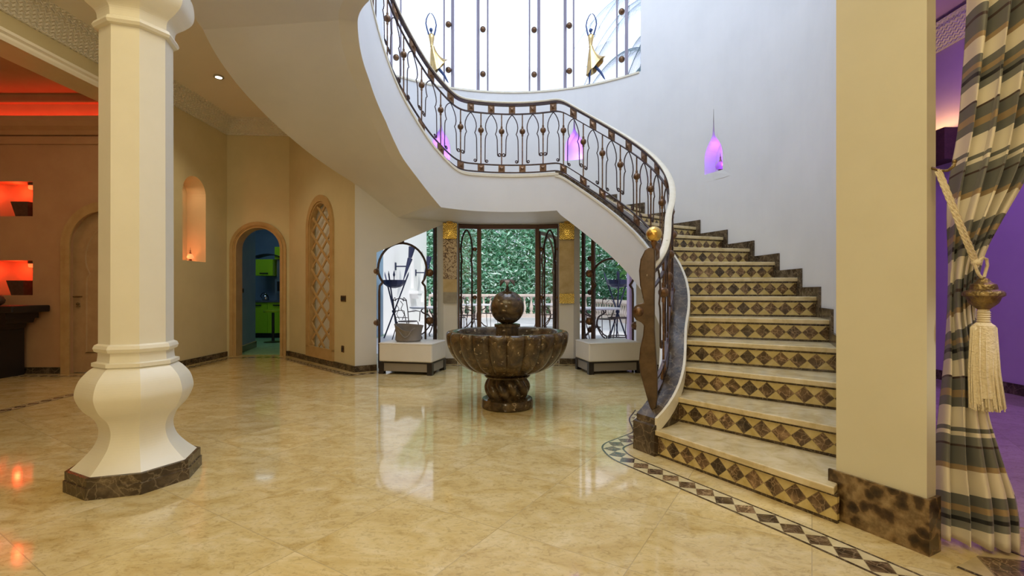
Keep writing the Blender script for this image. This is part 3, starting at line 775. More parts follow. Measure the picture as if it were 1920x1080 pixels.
def scroll(x0, h0, sgn, r):
    pts = []
    for k in range(15):
        a = k/14*2*pi*1.25; q = r*(1-.62*k/14); pts.append((x0+sgn*(r-q*cos(a)), h0-q*sin(a)))
    return pts
i = 0
for k in range(0, 25):
    th = TH0+SP*k
    if th > 284: break
    h1 = .785
    # arch at th
    for sg in (-1, 1):
        short = (sg > 0) == (k % 2 == 0)
        pr = [(0, h1), (.030, h1-.035), (.055, h1-.08), (.073, h1-.13), (.078, h1-.18), (.070, h1-.23), (.056, h1-.265), (.072, h1-.295), (.080, h1-.34), (.082, h1-.42)]
        if short: pr.append((.084, .26)); sc = [(sg*.084+sg*a, b) for a, b in scroll(0, .245, 1, .026)]
        else: pr.append((.084, .17)); sc = [(sg*.084-sg*a, b) for a, b in scroll(0, .155, 1, .022)]
        pts = [(sg*a, b) for a, b in pr]+sc
        MB().tube([rp(th, a, b) for a, b in pts], .0068, 6).build('arch_bar_half' if False else 'arch', 'iron', RL)
    square(th, .80, .90)
    tp = th+SP/2
    if tp < 288:
        MB().tube([rp(tp, 0, .115), rp(tp, 0, h1)], .0085, 6).build('post', 'bronze', RL)
        p = rp(tp, 0, .56-.0); c = Vector(p); 
        b = MB(); b.ball(p, .040, 14, 1., 1, 1); b.build('knob', 'bronze', RL)
        b = MB(); b.tube([rp(tp, 0, .495), rp(tp, 0, .625)], .014, 8); b.build('knob_collar', 'bronze', RL)
        square(tp, .014, .10)
# newel
nb = Vector(cyl(31.2, 1.80, 0))+Vector((.025, 0, 0)); ax = Vector((-.93, .37, 0)).normalized(); nn_ = Vector((ax.y, -ax.x, 0))
z0n, z1n = .275, 1.41
ol = [(1.0, .06), (.985, .085), (.93, .115), (.86, .125), (.77, .118), (.70, .100), (.665, .09), (.655, .13), (.64, .155), (.61, .168), (.58, .165), (.555, .145), (.54, .11), (.525, .092), (.46, .098), (.38, .118), (.30, .125), (.22, .115), (.14, .09), (.06, .065), (.02, .05)]
orr_ = [(.0, .03), (.02, .01), (.08, 0), (.2, .0), (.35, .01), (.5, .02), (.7, .02), (.9, .015), (.985, .015), (1.0, .03)]
pts = [(w-.06, z0n+(z1n-z0n)*t) for t, w in ol]+[(w-.06, z0n+(z1n-z0n)*t) for t, w in orr_]
NW = MB().plate([(u, z) for u, z in pts], [], lambda u, z, t: tuple(nb+ax*u+nn_*t+Vector((0, 0, z))), -.024, .024)
o = NW.build('newel', 'newel_metal', RL); bevel(o, .012, 3)
MB().ball(tuple(nb+ax*.065+Vector((0, 0, .965))), .042, 16).build('newel_boss', 'bronze', RL)
bp = nb+ax*(-.035)
MB().lathe([(.012, 1.39), (.014, 1.42), (.026, 1.445), (.020, 1.455)], 16, (bp.x, bp.y, 0)).build('finial_neck', 'bronze', RL)
MB().ball((bp.x, bp.y, 1.505), .055, 24).build('finial_ball', 'brass', RL, label='gilded ball on top of the newel')

# ------------------------------------------------------------------ column
CC = (-2.227, 2.854, 0)
CL = thing('octagonal_column', 'white octagonal plaster column with bulging foot on a brown marble plinth', 'column', CC)
ph = R(-45+0)-0.0
a0 = atan2(2.605-2.854, -2.012+2.227)  # a vertex of the octagon
MB().lathe([(.325, 0), (.325, .062), (.318, .064), (.318, .112), (.30, .114)], 8, CC, phase=a0, smooth=False).build('plinth', 'emperador', CL)
def smooth_prof(pts, n=5):
    out = []
    for i in range(len(pts)-1):
        p0 = pts[max(0, i-1)]; p1 = pts[i]; p2 = pts[i+1]; p3 = pts[min(len(pts)-1, i+2)]
        for k in range(n):
            t = k/n
            out.append(tuple(.5*((2*p1[j])+(-p0[j]+p2[j])*t+(2*p0[j]-5*p1[j]+4*p2[j]-p3[j])*t*t+(-p0[j]+3*p1[j]-3*p2[j]+p3[j])*t**3) for j in (0, 1)))
    out.append(pts[-1]); return out
foot = smooth_prof([(.298, .114), (.245, .165), (.195, .23), (.176, .30), (.194, .37), (.245, .43), (.274, .49), (.280, .535), (.262, .60), (.225, .65), (.196, .675)])+[(.208, .68), (.208, .70), (.184, .705), (.180, .74), (.180, .755)]
tor = [(.180, .755), (.196, .762), (.203, .780), (.196, .798), (.180, .806)]
def oct_part(prof): return MB().lathe(prof, 8, CC, phase=a0, smooth=False)
oct_part(foot).build('foot', 'column_stone', CL)
oct_part(tor).build('ring', 'column_stone', CL)
oct_part([(.178, .806), (.175, 2.60)]).build('shaft', 'column_stone', CL)
cap = [(.175, 2.60), (.198, 2.605), (.207, 2.62), (.198, 2.64), (.182, 2.65)]+smooth_prof([(.182, 2.65), (.19, 2.70), (.235, 2.74), (.275, 2.79), (.285, 2.85), (.27, 2.93), (.215, 3.0), (.19, 3.08), (.22, 3.18), (.26, 3.26)])+[(.28, 3.27), (.28, 3.38)]
oct_part(cap).build('capital', 'column_stone', CL)
oct_part([(.25, 3.38), (.25, 4.04)]).build('abutment', 'column_stone', CL)

# ------------------------------------------------------------------ fountain
FC = (-.045, 4.62, 0)
FT = thing('fountain', 'dark brown marble fountain with scalloped bowl and stone ball in the middle of the hall', 'fountain', FC)
MB().lathe([(.235, 0), (.248, .01), (.25, .06), (.24, .085), (.21, .092)], 48, FC).build('base', 'fountain', FT)
def twist(a, t, r, z):
    k = 10; ph_ = (a*k+t*5.2); return (r*(1-.20+.24*abs(sin(ph_/2))**.7), z, 0)
MB().lathe([(.15+.062*sin(pi*(.12+.76*i/24)), .09+.20*i/24) for i in range(25)], 160, FC, twist).build('twisted_stem', 'fountain', FT)
MB().lathe([(.165, .285), (.215, .292), (.222, .305), (.21, .318), (.18, .328)], 48, FC).build('collar', 'fountain', FT)
NL = 22
def lobes(amp): return lambda a, t, r, z: (r*(1-amp(t)+amp(t)*1.0*abs(cos(a*NL/2))**.55), z, 0)
bp_ = smooth_prof([(.16, .315), (.27, .335), (.38, .375), (.475, .44), (.545, .53), (.58, .62), (.588, .69), (.582, .715)], 5)
m0 = len(bp_)
inner = [(.570, .728), (.545, .732), (.505, .728), (.492, .715), (.485, .69), (.45, .60), (.36, .53), (.2, .50), (.0, .495)]
full = bp_+inner; nT = len(full)-1
def bf(a, t, r, z):
    i = t*nT; am = .055 if i < m0 else max(0, .055*(1-(i-m0+1)/3)); 
    if i < 6: am *= i/6
    return (r*(1-am+am*abs(cos(a*NL/2))**.5), z, 0)
MB().lathe(full, NL*10, FC, bf).build('bowl', 'fountain', FT)
MB().lathe([(.47, .625), (0, .626)], 48, FC).build('water', 'water', FT)
def flu(a, t, r, z): return (r*(1-.05*(.5+.5*cos(a*18))), z, 0)
MB().lathe([(.12, .50), (.115, .60), (.112, .70), (.11, .765), (.125, .77), (.125, .795), (.10, .80)], 108, FC, flu).build('pedestal', 'fountain', FT)
MB().ball((FC[0], FC[1], .955), .163, 48).build('stone_ball', 'fountain', FT)
MB().lathe([(.03, 1.105), (.022, 1.125), (.012, 1.14), (.011, 1.185), (.016, 1.20)], 16, FC).build('spout', 'iron', FT)
mb = MB()
for k in range(8):
    a = 2*pi*k/8; ca, sa = cos(a), sin(a); rows = []
    for i in range(7):
        t = i/6; r_ = .008+.092*t; zz = 1.205+.026*sin(t*pi*.9)-.052*t*t; w = .030*sin(pi*(.18+.78*t)); 
        for j in (-1, 0, 1): rows.append((FC[0]+ca*r_-sa*w*j, FC[1]+sa*r_+ca*w*j, zz+(.005 if j == 0 else 0)))
    n0 = len(rows); low = [(x, y, z-.004) for x, y, z in rows]
    fs = [(i*3+j, i*3+j+1, i*3+j+4, i*3+j+3) for i in range(6) for j in range(2)]
    fs += [tuple(q+n0 for q in f)[::-1] for f in fs[:12]]
    mb.add(rows+low, fs, smooth=True)
mb.lathe([(.012, 1.20), (.014, 1.215), (.007, 1.226)], 12, FC)
mb.build('flower_nozzle', 'newel_metal', FT, fix=False)

# ------------------------------------------------------------------ ottomans
def ottoman(label, loc, rz):
    t = thing('ottoman', label, 'ottoman', loc, 'ottomans in front of the garden openings'); WORLD[t.name] = (0, 0, 0)
    t.location = (0, 0, 0)
    w, d = .38, .27
    bevel(MB().box(-w, w, -d, d, .165, .425).build('cushion', 'leather', t), .022, 3)
    MB().tube([(x, y, .41) for x, y in ((-w, -d), (w, -d), (w, d), (-w, d))], .004, 6, closed=True).build('piping', 'leather', t)
    for sx in (-1, 1):
        for sy in (-1, 1): MB().box(sx*w-(.07 if sx > 0 else 0), sx*w+(.07 if sx < 0 else 0), sy*d-(.07 if sy > 0 else 0), sy*d+(.07 if sy < 0 else 0), 0, .15).build('leg', 'espresso', t)
    MB().box(-w, w, -d, d, .15, .165).build('base_frame', 'espresso', t)
    for (x0, x1, y0, y1) in ((-w+.07, w-.07, -d+.012, -d+.03), (-w+.07, w-.07, d-.03, d-.012), (-w+.012, -w+.03, -d+.07, d-.07), (w-.03, w-.012, -d+.07, d-.07)):
        MB().box(x0, x1, y0, y1, .04, .15).build('apron', 'taupe_panel', t, label='taupe apron panel')
    t.location = loc; t.rotation_euler = (0, 0, rz); WORLD[t.name] = tuple(loc)
    return t
ottoman('white leather ottoman with a grey felt bag on it, left of the fountain', (-1.37, 6.66, 0), R(-12))
ottoman('empty white leather ottoman right of the fountain beside the stairs', (1.34, 6.73, 0), R(12))
# felt bag
BGc = (-1.43, 6.62, .425)
def bag(a, t, r, z):
    dip = .055*max(0, cos(a+1.9))*t*t; return (r*(1+.10*t*cos(2*a)), z-dip+.03*t*sin(a)*0, 0)
prof = [(.02, 0), (.14, .0), (.158, .02), (.155, .10), (.165, .17), (.178, .215), (.170, .215), (.155, .17), (.147, .09), (.14, .02), (.02, .015)]
bg = MB().lathe(prof, 40, BGc, lambda a, t, r, z: (r*(1+.13*cos(2*a)+.05*(z/.2)*sin(3*a+.6)), z*(1.06-.34*max(0, cos(a+1.5))**3+.06*cos(a-2.9)), 0))
bg = bg.build('felt_bag', 'felt'); tag(bg, 'dark grey slouched felt bag standing on the left ottoman', 'bag')
mb = MB().tube([(BGc[0]+u, BGc[1]-sqrt(max(.0001, (.170-.012)**2-u*u))-.004, BGc[2]+w) for u, w in smooth_prof([(-.135, .185), (-.10, .15), (-.05, .09), (-.01, .065), (.03, .085), (.07, .15), (.115, .19)], 4)], .009, 8)
bq2 = mb.build('bag_fold', 'felt', bg)

# ------------------------------------------------------------------ garden openings: iron screens, doors
def keyhole(zt, w, zp, z0, pt=0., n=12):
    """half outline from the crown down: rounded bulb, pinch, straight leg"""
    R_ = w*1.0; rad = w*1.05
    out = []
    zc = zp+rad*.55+(zt-zp-rad*.55-rad*(1+pt)) if False else None
    top = zt; hb = zt-zp
    for i in range(n+1):
        t = i/n; a = t*pi*.66
        x = rad*sin(a)*(1 if a < pi/2 else .35+.65*sin(a)**1.0); z = zt-hb*(1-cos(a))/(1-cos(pi*.66))
        if pt and a < pi/2: x = rad*(sin(a)**(1+pt)); 
        out.append((x, z))
    out.append((w*.86, zp)); out.append((w*.98, zp-.05)); out.append((w, zp-.13)); out.append((w, z0))
    return out
def screen(name, label, fr, L, u0, u1, zt, zp, knobs, top=None, post=None, group=None, cat='screen', bar=.015, kr=.05, parent=None, stub=True, dep=.05, kx=None, z0=.02):
    uc_ = (u0+u1)/2; w = (u1-u0)/2
    base_ = fr(uc_, 0, dep)
    t = parent or thing(name, label, cat, base_, group)
    k = keyhole(zt, w, zp, z0)
    if zt > 2: k = keyhole(zt, w, zp, z0, .25)
    for sg in (-1, 1):
        MB().tube([fr(uc_+sg*x, z, dep) for x, z in k], bar, 8).build('arch_bar', 'iron', t)
    if stub: MB().tube([fr(uc_, zt-.01, dep), fr(uc_, zt+.10, dep)], bar, 8).build('stub', 'iron', t)
    for (u, z) in knobs:
        p = fr(u, z, dep); MB().ball(p, kr, 18).build('knob', 'bronze', t)
        MB().ball(fr(u, z, dep-.0), kr*1.0, 18, .35).build('knob_band', 'iron', t) if False else None
    return t
U = lambda x: (x+2.16)/(A5[0]-A4[0])*L4
ul, ur, up_ = U(-1.863), U(-1.275), U(-1.145)
t = screen('iron_screen', 'wrought iron keyhole arch screen with bronze balls behind the left ottoman', fr4, L4, ul, ur, 1.82, 1.24, [(ul-.065, 1.395), (ul-.065, .67), (ur+.065, 1.395), (ur+.065, .67)], group='iron screens', bar=.017, kr=.062)
MB().plate([(up_-.022, 0), (up_+.022, 0), (up_+.022, 2.12), (up_-.022, 2.12)], [], fr4, .03, .075).build('frame_post', 'iron', t)
t = screen('iron_screen', 'wrought iron keyhole arch screen behind the right ottoman, its top hidden by the stair', fr5, L5, .22, .86, 1.60, 1.20, [(.16, 1.385), (.16, .66), (.90, .62)], group='iron screens', bar=.017, kr=.062, stub=False)
MB().plate([(.03, 0), (.075, 0), (.075, 2.08), (.03, 2.08)], [], fr5, .03, .075).build('frame_post', 'iron', t)
MB().plate([(.185, 0), (.235, 0), (.235, 1.92), (.185, 1.92)], [], fr5, .05, .10).build('frame_post', 'frame_brown', t)
for z_ in (1.62, 1.10, .52): MB().ball(fr5(.13, z_, .12), .045, 14).build('small_knob', 'iron', t)
# central glazed doors
DR = thing('garden_door_frame', 'dark brown metal door frame with keyhole side panels between the two plaque pillars', 'door frame', (-.05, 7.6, 0))
g0 = (-.84, 7.52); g1 = (-.52, 7.60); g2 = (.40, 7.60); g3 = (.72, 7.52)
for p in (g1, g2): MB().box(p[0]-.032, p[0]+.032, p[1]-.03, p[1]+.05, 0, 2.13).build('post', 'frame_brown', DR)
for p in (g0, g3): MB().box(p[0]-.012, p[0]+.02, p[1]-.03, p[1]+.03, 0, 2.13).build('side_post', 'frame_brown', DR)
for a, b in ((g0, g1), (g1, g2), (g2, g3)):
    MB().sweep([(*a, 2.10), (*b, 2.10)], [(-.03, 0), (.03, 0), (.03, .065), (-.03, .065)]).build('head_bar', 'frame_brown', DR)
for a, b in ((g0, g1), (g2, g3)):
    f_, L_ = frame2(a, b); pnl = thing if False else None
    u0, u1 = .045, L_-.115 
    if a is g2: u0, u1 = .115, L_-.05
    k = keyhole(2.08, (u1-u0)/2, 1.60, .02, .3); uc_ = (u0+u1)/2
    for sg in (-1, 1): MB().tube([f_(uc_+sg*x, z, 0) for x, z in k], .014, 8).build('arch_bar', 'iron', DR)
    uk = (u1+.045) if a is g0 else (u0-.045)
    for z_ in (1.78, 1.02, .25): MB().ball(f_(uk, z_, 0), .034, 14).build('knob', 'bronze', DR)
    for z_ in (1.78, 1.02, .25): MB().ball(f_(.02 if a is g0 else L_-.015, z_, 0), .024, 12).build('knob', 'bronze', DR)
    MB().plate([(0, .02), (L_, .02), (L_, 2.1), (0, 2.1)], [], f_, .03, .036).build('glass_panel', 'glass', DR)
DL = thing('garden_door_leaf', 'iron door leaf with a keyhole arch standing open at the right of the doorway', 'door', (.46, 7.68, 0))
f_, L_ = frame2((.45, 7.68), (.80, 8.45))
MB().plate([(0, .01), (L_, .01), (L_, 2.08), (0, 2.08)], [[(.04, .06), (.04, 2.03), (L_-.04, 2.03), (L_-.04, .06)]], f_, 0, .04).build('leaf_frame', 'frame_brown', DL)
k = keyhole(2.02, .27, 1.45, .03, .3)
for sg in (-1, 1): MB().tube([f_(L_/2+sg*x, z, .02) for x, z in k], .015, 8).build('arch_bar', 'iron', DL)
for z_ in (1.62, .98, .30):
    for u_ in (.085, L_-.085): MB().ball(f_(u_, z_, .02), .042, 14).build('knob', 'iron', DL)
# plaques on the pillars
def plaque(label, x0, x1, y, secs):
    t = thing('wall_plaque', label, 'wall plaque', ((x0+x1)/2, y, secs[0][0]))
    for (z0, z1, m, th) in secs:
        v = [(x0, y, z0), (x1, y, z0), (x1, y, z1), (x0, y, z1)]; f = [(x0, y-th, z0), (x1, y-th, z0), (x1, y-th, z1), (x0, y-th, z1)]
        MB().add(f+v, [(0, 1, 2, 3), (5, 4, 7, 6), (0, 3, 7, 4), (1, 5, 6, 2), (3, 2, 6, 7), (0, 4, 5, 1)], [(0, 0), (1, 0), (1, 1), (0, 1)]*2).build({'relief': 'gilt_panel', 'mottled': 'marble_panel', 'parchment': 'onyx_panel', 'stone_grey': 'stone_panel'}[m], m, t)
    return t
plaque('tall pillar plaque with gilt top, mottled marble middle and stone foot, left of the doorway', -1.052, -.842, 7.36, [(.94, 1.10, 'stone_grey', .035), (1.102, 1.30, 'parchment', .03), (1.302, 1.91, 'mottled', .03), (1.915, 2.155, 'relief', .045)])
plaque('tall pillar plaque of amber onyx with gilt top and gilt foot, right of the doorway', .722, .948, 7.355, [(.93, 1.08, 'relief', .045), (1.082, 1.90, 'parchment', .03), (1.905, 2.155, 'relief', .045)])
for x_ in (-.945, .835):
    o = MB().lathe([(.05, 0), (.05, .008), (.035, .010)], 20, (x_, 7.26, 2.158)).build('recessed_spotlight', 'brass')
    tag(o, 'small round brass spotlight in the landing soffit above the %s plaque' % ('left' if x_ < 0 else 'right'), 'spotlight')
    spot('plaque_spot', (x_, 7.24, 2.15), 1.6, (1., .78, .35), (x_, 7.34, 0), 80)

# ------------------------------------------------------------------ upper window
WN = []
def pxth(px):  # angle on the round wall for a mullion measured as a direction from the camera
    k = (px-960)/900; a = math.hypot(2.75, k*2.75); ph_ = atan2(k*2.75, 2.75)
    return 180-math.degrees(math.asin(k*CY/a)+ph_)
mull = MB()
for (pa, pb, thick) in ((740, 757, 0), (836, 851.5, 1), (898, 915.6, 0), (992, 1009, 1), (1057, 1072.6, 0), (1151.5, 1169, 1)):
    for j, px in enumerate((pa, pb)):
        w = .020 if j == thick else .010
        if px in (740,): w = .014
        a = pxth(px); p = cyl(a, 2.86, 4.29); q = cyl(a, 2.86, 6.85)
        mull.tube([p, q], w*1.25, 4)
    a = (pxth(pa)+pxth(pb))/2
o = mull.build('window_1_frame', 'mullion', kind='structure')
for (pa, pb, _) in ((740, 757, 0), (836, 851.5, 1), (898, 915.6, 0), (992, 1009, 1), (1057, 1072.6, 0), (1151.5, 1169, 1)):
    a = (pxth(pa)+pxth(pb))/2
    for z_ in (4.61, 5.33, 6.05): 
        MB().ball(cyl(a, 2.86, z_), .047, 16).build('window_knob', 'bronze', o)
gl = ruled(lambda t: [cyl(t, 2.885, 4.29), cyl(t, 2.895, 4.29), cyl(t, 2.895, 6.85), cyl(t, 2.885, 6.85)], [138+i*3 for i in range(29)], 4)
gl.build('window_1', 'glass', kind='structure')
ruled(lambda t: [cyl(t, 2.735, 4.27), cyl(t, 2.98, 4.27), cyl(t, 2.98, 4.295), cyl(t, 2.735, 4.295)], [138+i*3 for i in range(29)], 4).build('trim_20', 'rail_cream', kind='structure')

# dancers on the sill
def dancer(label, px, mirror, lean):
    a = pxth(px); p = cyl(a, 2.80, 4.297); t = thing('dancer_statuette', label, 'statuette', p, 'dancer statuettes'); WORLD[t.name] = (0, 0, 0)
    m = mirror
    MB().lathe([(.055, 0), (.055, .012), (.02, .022)], 20, (0, 0, 0)).build('base', 'figure_blue', t)
    MB().tube([(0, 0, .015), (.004, 0, .08), (-.002, 0, .17), (.006*m, 0, .30)], [.008, .013, .019, .026], 10).build('standing_leg', 'figure_blue', t)
    MB().tube([(.0, 0, .40), (.10*m, 0, .30), (.19*m, 0, .20), (.24*m, 0, .11), (.262*m, 0, .075)], [.03, .026, .02, .013, .005], 10).build('raised_leg', 'figure_blue', t)
    # skirt
    vs = []; n = 36; rows = 16
    for i in range(rows+1):
        s_ = i/rows
        for k in range(n):
            b = 2*pi*k/n; c_, d_ = cos(b), sin(b)
            cx_ = m*(.012+.075*s_**1.5); z_ = .66-.40*s_-(.10*s_*s_*(-c_*m))-(.0 if c_*m < 0 else -.10*s_*s_*c_*m)
            rx = .030+.115*s_**1.1*(1.+.12*c_*m); ry = .026+.075*s_
            fold = 1+.10*s_*sin(7*b+2*s_)
            vs.append((cx_+rx*c_*fold, ry*d_*fold, z_))
    fs = [(i*n+k, i*n+(k+1) % n, (i+1)*n+(k+1) % n, (i+1)*n+k) for i in range(rows) for k in range(n)]+[tuple(range(n))]
    MB().add(vs, fs, smooth=True).build('skirt', 'gold_cloth', t)
    MB().lathe([(.030, .64), (.027, .67), (.033, .72), (.046, .79), (.052, .84), (.030, .862), (.012, .87)], 20, (0, 0, 0), lambda a_, t_, r_, z_: (r_*(1-.3*abs(sin(a_))), z_, 0)).build('bodice', 'gold_cloth', t)
    MB().tube([(0, 0, .86), (-.004*m, 0, .895)], .012, 8).ball((-.006*m, -.004, .925), .028, 14, 1.2).ball((.012*m, .018, .945), .015, 10).build('head', 'figure_blue', t)
    for sg in (-1, 1):
        MB().tube([(sg*.045, 0, .845), (sg*.07, 0, .93), (sg*.088, 0, 1.02), (sg*.075, 0, 1.10), (sg*.045, 0, 1.17), (sg*.015, 0, 1.205), (sg*.002, 0, 1.20)], [.014, .013, .011, .010, .008, .006, .003], 8).build('arm', 'figure_blue', t)
    t.location = p; t.rotation_euler = (0, lean, R(a-180)*.8); t.scale = (.92, .92, .92); WORLD[t.name] = p
dancer('gold skirted dancer statuette with raised arms on the left of the curved window sill', 814, 1, R(-2))
dancer('gold skirted dancer statuette with raised arms on the right end of the curved window sill', 1103, 1, R(2))

# ------------------------------------------------------------------ lamps in niches
def lantern(label, loc, glass, power, color, h=.2, lab=None, group=None):
    t = thing('niche_lantern', label, 'lantern', loc, group); k = h/.2
    MB().lathe([(.030*k, 0), (.034*k, .006*k), (.020*k, .014*k), (.016*k, .026*k), (.026*k, .034*k)], 16, loc).build('foot', 'bronze', t)
    MB().lathe([(.026*k, .034*k), (.042*k, .05*k), (.044*k, .07*k), (.034*k, .092*k), (.016*k, .11*k)], 16, loc).build('shade', glass, t)
    MB().lathe([(.018*k, .108*k), (.010*k, .125*k), (.006*k, .14*k), (.008*k, .15*k), (.003*k, .165*k), (.001*k, .20*k)], 12, loc).build('spire', 'bronze', t)
    return t
p = (-5.02, 7.49, 1.58)
lantern('small glowing red lantern at the bottom of the arched niche', p, 'orange_glass', 0, None, .22)
point('niche_lamp', (-5.08, 7.32, 1.66), 3.0, (1., .22, .08), .03)
area('niche_top_lamp', (-5.05, 7.41, 2.78), .1, .9, (1., .5, .28), (-5.05, 7.41, 0))
for (ns, nz, lb) in ((113.6, 2.60, 'small dark lantern in the violet teardrop niche on the open wall right of the railing'), (203.5, 3.16, 'small dark lantern in the violet niche behind the railing, left end of the landing')):
    lantern(lb, cyl(ns, 2.865, nz), 'violet_glass', 0, None, .26)
for i, (ns, nz) in enumerate(((113.6, 2.60), (159.4, 3.16), (203.5, 3.16))):
    point('teardrop_niche_lamp', cyl(ns-1.3, 2.86, nz+.10), 1.9, (.36, .10, 1.), .02)
    point('teardrop_niche_lamp', cyl(ns, 2.87, nz+.32), .8, (.36, .10, 1.), .02)

# ------------------------------------------------------------------ door frame, lattice, switches
KF = thing('arched_door_casing', 'carved light oak casing around the arched kitchen doorway', 'door casing', fr2(.525, 0, 0))
def arch_frame(fr, u0, u1, z0, zt, w, t0, t1, n=20):
    o = arch_pts(u0-w, u1+w, z0, zt+w, n); i_ = arch_pts(u0, u1, z0, zt, n)
    poly = [(u1, z0), (u1+w, z0)]+o[2:]+[(u0-w, z0), (u0, z0)]+list(reversed(i_[2:]))
    return MB().plate(poly, [], fr, t0, t1)
arch_frame(fr2, .13, .92, 0, 2.24, .075, -.035, 0).build('outer_moulding', 'oak', KF)
arch_frame(fr2, .16, .89, 0, 2.21, .03, -.02, .2).build('jamb_lining', 'oak', KF)
arch_frame(fr2, .115, .935, 0, 2.255, .012, -.05, -.035).build('bead', 'oak', KF)
LT = thing('lattice_window', 'tall arched lattice panel of crossed wooden slats in the diagonal wall', 'lattice', fr3(uc, .086, 0))
ho = hw*.80
arch_frame(fr3, uc-ho, uc+ho, .22, 2.50, hw*.2, -.03, 0).build('outer_frame', 'oak', LT)
arch_frame(fr3, uc-ho+.03, uc+ho-.03, .25, 2.47, .035, -.015, .06).build('inner_frame', 'oak', LT)
MB().plate([(uc-hw, .085), (uc+hw, .085), (uc+hw, .25), (uc-hw, .25)], [], fr3, -.03, 0).build('bottom_rail', 'oak', LT)
MB().plate(arch_pts(uc-ho, uc+ho, .22, 2.50), [], fr3, .085, .09).build('pane', 'reflecting_pane', LT)
# slats clipped to the arch
hi = ho-.03; zs_ = 2.47-hi
def inside(u, z): 
    if z < .25 or abs(u-uc) > hi: return False
    return z < zs_ or (u-uc)**2+(z-zs_)**2 < hi*hi
for sg in (-1, 1):
    for k in range(-3, 14):
        c0 = .06+k*.285; run = []
        for i in range(61):
            u = uc-hi+2*hi*i/60; z = c0+sg*(u-uc)*.74
            if inside(u, z): run.append((u, z))
        if len(run) > 5:
            a, b = run[0], run[-1]; d = Vector((b[0]-a[0], b[1]-a[1])).normalized(); nq = Vector((-d.y, d.x))*.018
            MB().plate([(a[0]-nq.x, a[1]-nq.y), (b[0]-nq.x, b[1]-nq.y), (b[0]+nq.x, b[1]+nq.y), (a[0]+nq.x, a[1]+nq.y)], [], fr3, .005+(.018 if sg > 0 else 0), .023+(.018 if sg > 0 else 0)).build('slat', 'oak', LT)
def switch(label, fr, u, z, w, h, n, name='light_switch', cat='switch', d=-.012):
    t = thing(name, label, cat, fr(u, z-h/2, 0))
    bevel(MB().plate([(u-w/2, z-h/2), (u+w/2, z-h/2), (u+w/2, z+h/2), (u-w/2, z+h/2)], [], fr, d, 0).build('plate', 'bronze', t), .003, 1)
    for i in range(n):
        uu = u-w/2+w*(i+.5)/n; MB().plate([(uu-w/n*.33, z-h*.3), (uu+w/n*.33, z-h*.3), (uu+w/n*.33, z+h*.3), (uu-w/n*.33, z+h*.3)], [], fr, d*1.5, d).build('rocker', 'black_plastic', t)
u_s = sqrt(2)*(3.86-2.39)
switch('black double light switch on the tan diagonal wall right of the lattice', fr3, u_s, 1.01, .15, .085, 2)
switch('small black wall socket low on the tan diagonal wall under the switch', fr3, u_s-.02, .29, .075, .095, 1, 'wall_socket', 'socket')
switch('black double light switch on the blue wall inside the kitchen doorway', frk, .28, 1.13, .16, .085, 2)

# downlight
t = thing('ceiling_downlight', 'small round glowing ceiling downlight beyond the white column', 'downlight', (-3.99, 6.53, 4.02))
MB().lathe([(.042, 0), (.062, 0), (.062, .02), (.042, .02), (.042, 0)], 24, (-3.99, 6.53, 4.02), cap=False).build('trim_ring', 'chrome', t)
MB().lathe([(.042, .004), (.042, .012)], 24, (-3.99, 6.53, 4.02)).build('lamp', 'lamp_disc', t)
spot('downlight_beam', (-3.99, 6.53, 4.0), 60, (1., .84, .55), (-3.99, 6.6, 0), 110, .9)

# ------------------------------------------------------------------ red room furniture
RD = thing('arched_wooden_door', 'arched oak door with a keyhole moulding and lever handle, left behind the column', 'door', (-5.5, 6.55, 0))
XX = lambda x: x+9.4
arch_frame(frr, XX(-5.98), XX(-5.02), 0, 2.22, .10, -.04, 0).build('casing', 'oak', RD)
arch_frame(frr, XX(-5.95), XX(-5.05), 0, 2.19, .06, -.055, -.035).build('casing_bead', 'oak', RD)
MB().plate(arch_pts(XX(-5.98), XX(-5.02), .01, 2.22), [], frr, .04, .09).build('leaf', 'oak_door', RD)
kk = keyhole(2.0, .30, 1.35, .28, .2)
MB().tube([frr(XX(-5.5)+x, z, .04) for x, z in kk]+[frr(XX(-5.5)-x, z, .04) for x, z in reversed(kk)], .016, 6).build('panel_moulding', 'oak_door', RD)
MB().tube([(-5.90, 6.54, 1.04), (-5.90, 6.46, 1.04), (-5.79, 6.46, 1.04)], .011, 8).build('lever_handle', 'antique_brass', RD)
MB().lathe([(.022, 0), (.022, .012)], 14, (-5.90, 6.53, .90)).ball((-5.90, 6.52, .94), .02, 10).build('lock_rosette', 'antique_brass', RD)
for (x, z, lb) in ((-6.68, 2.13, 'dark tapered square pot in the upper red niche'), (-6.74, 1.06, 'dark tapered square pot in the lower red niche')):
    o = MB().lathe([(.115, 0), (.165, .20), (.15, .20), (.105, .03), (0, .03)], 4, (x, 6.62, z), phase=pi/4, smooth=False).build('tapered_pot', 'pot_dark')
    tag(o, lb, 'pot')
for (z, lb) in ((2.60, 'small red glowing lamp hanging in the upper niche'), (1.53, 'small red glowing lamp hanging in the lower niche')):
    t = thing('niche_lamp', lb, 'lamp', (-6.575, 6.60, z-.1))
    MB().lathe([(.055, .06), (.062, .065), (.062, .098), (.03, .099)], 16, (-6.575, 6.60, z-.1)).build('cap', 'pot_dark', t)
    MB().lathe([(.046, .01), (.056, .03), (.056, .06)], 16, (-6.575, 6.60, z-.1)).build('shade', 'red_glass', t)
    point('red_niche_light', (-6.80, 6.60, z-.10), 3.2, (1., .05, .015), .03)
    point('red_niche_light', (-7.25, 6.60, z-.12), 2.6, (1., .05, .015), .03)
t = thing('console_table', 'black carved wooden console table against the red room wall', 'console table', (-7.1, 6.2, 0))
bevel(MB().box(-8.1, -6.20, 5.95, 6.45, .84, .93).build('top', 'dark_wood', t), .015, 2)
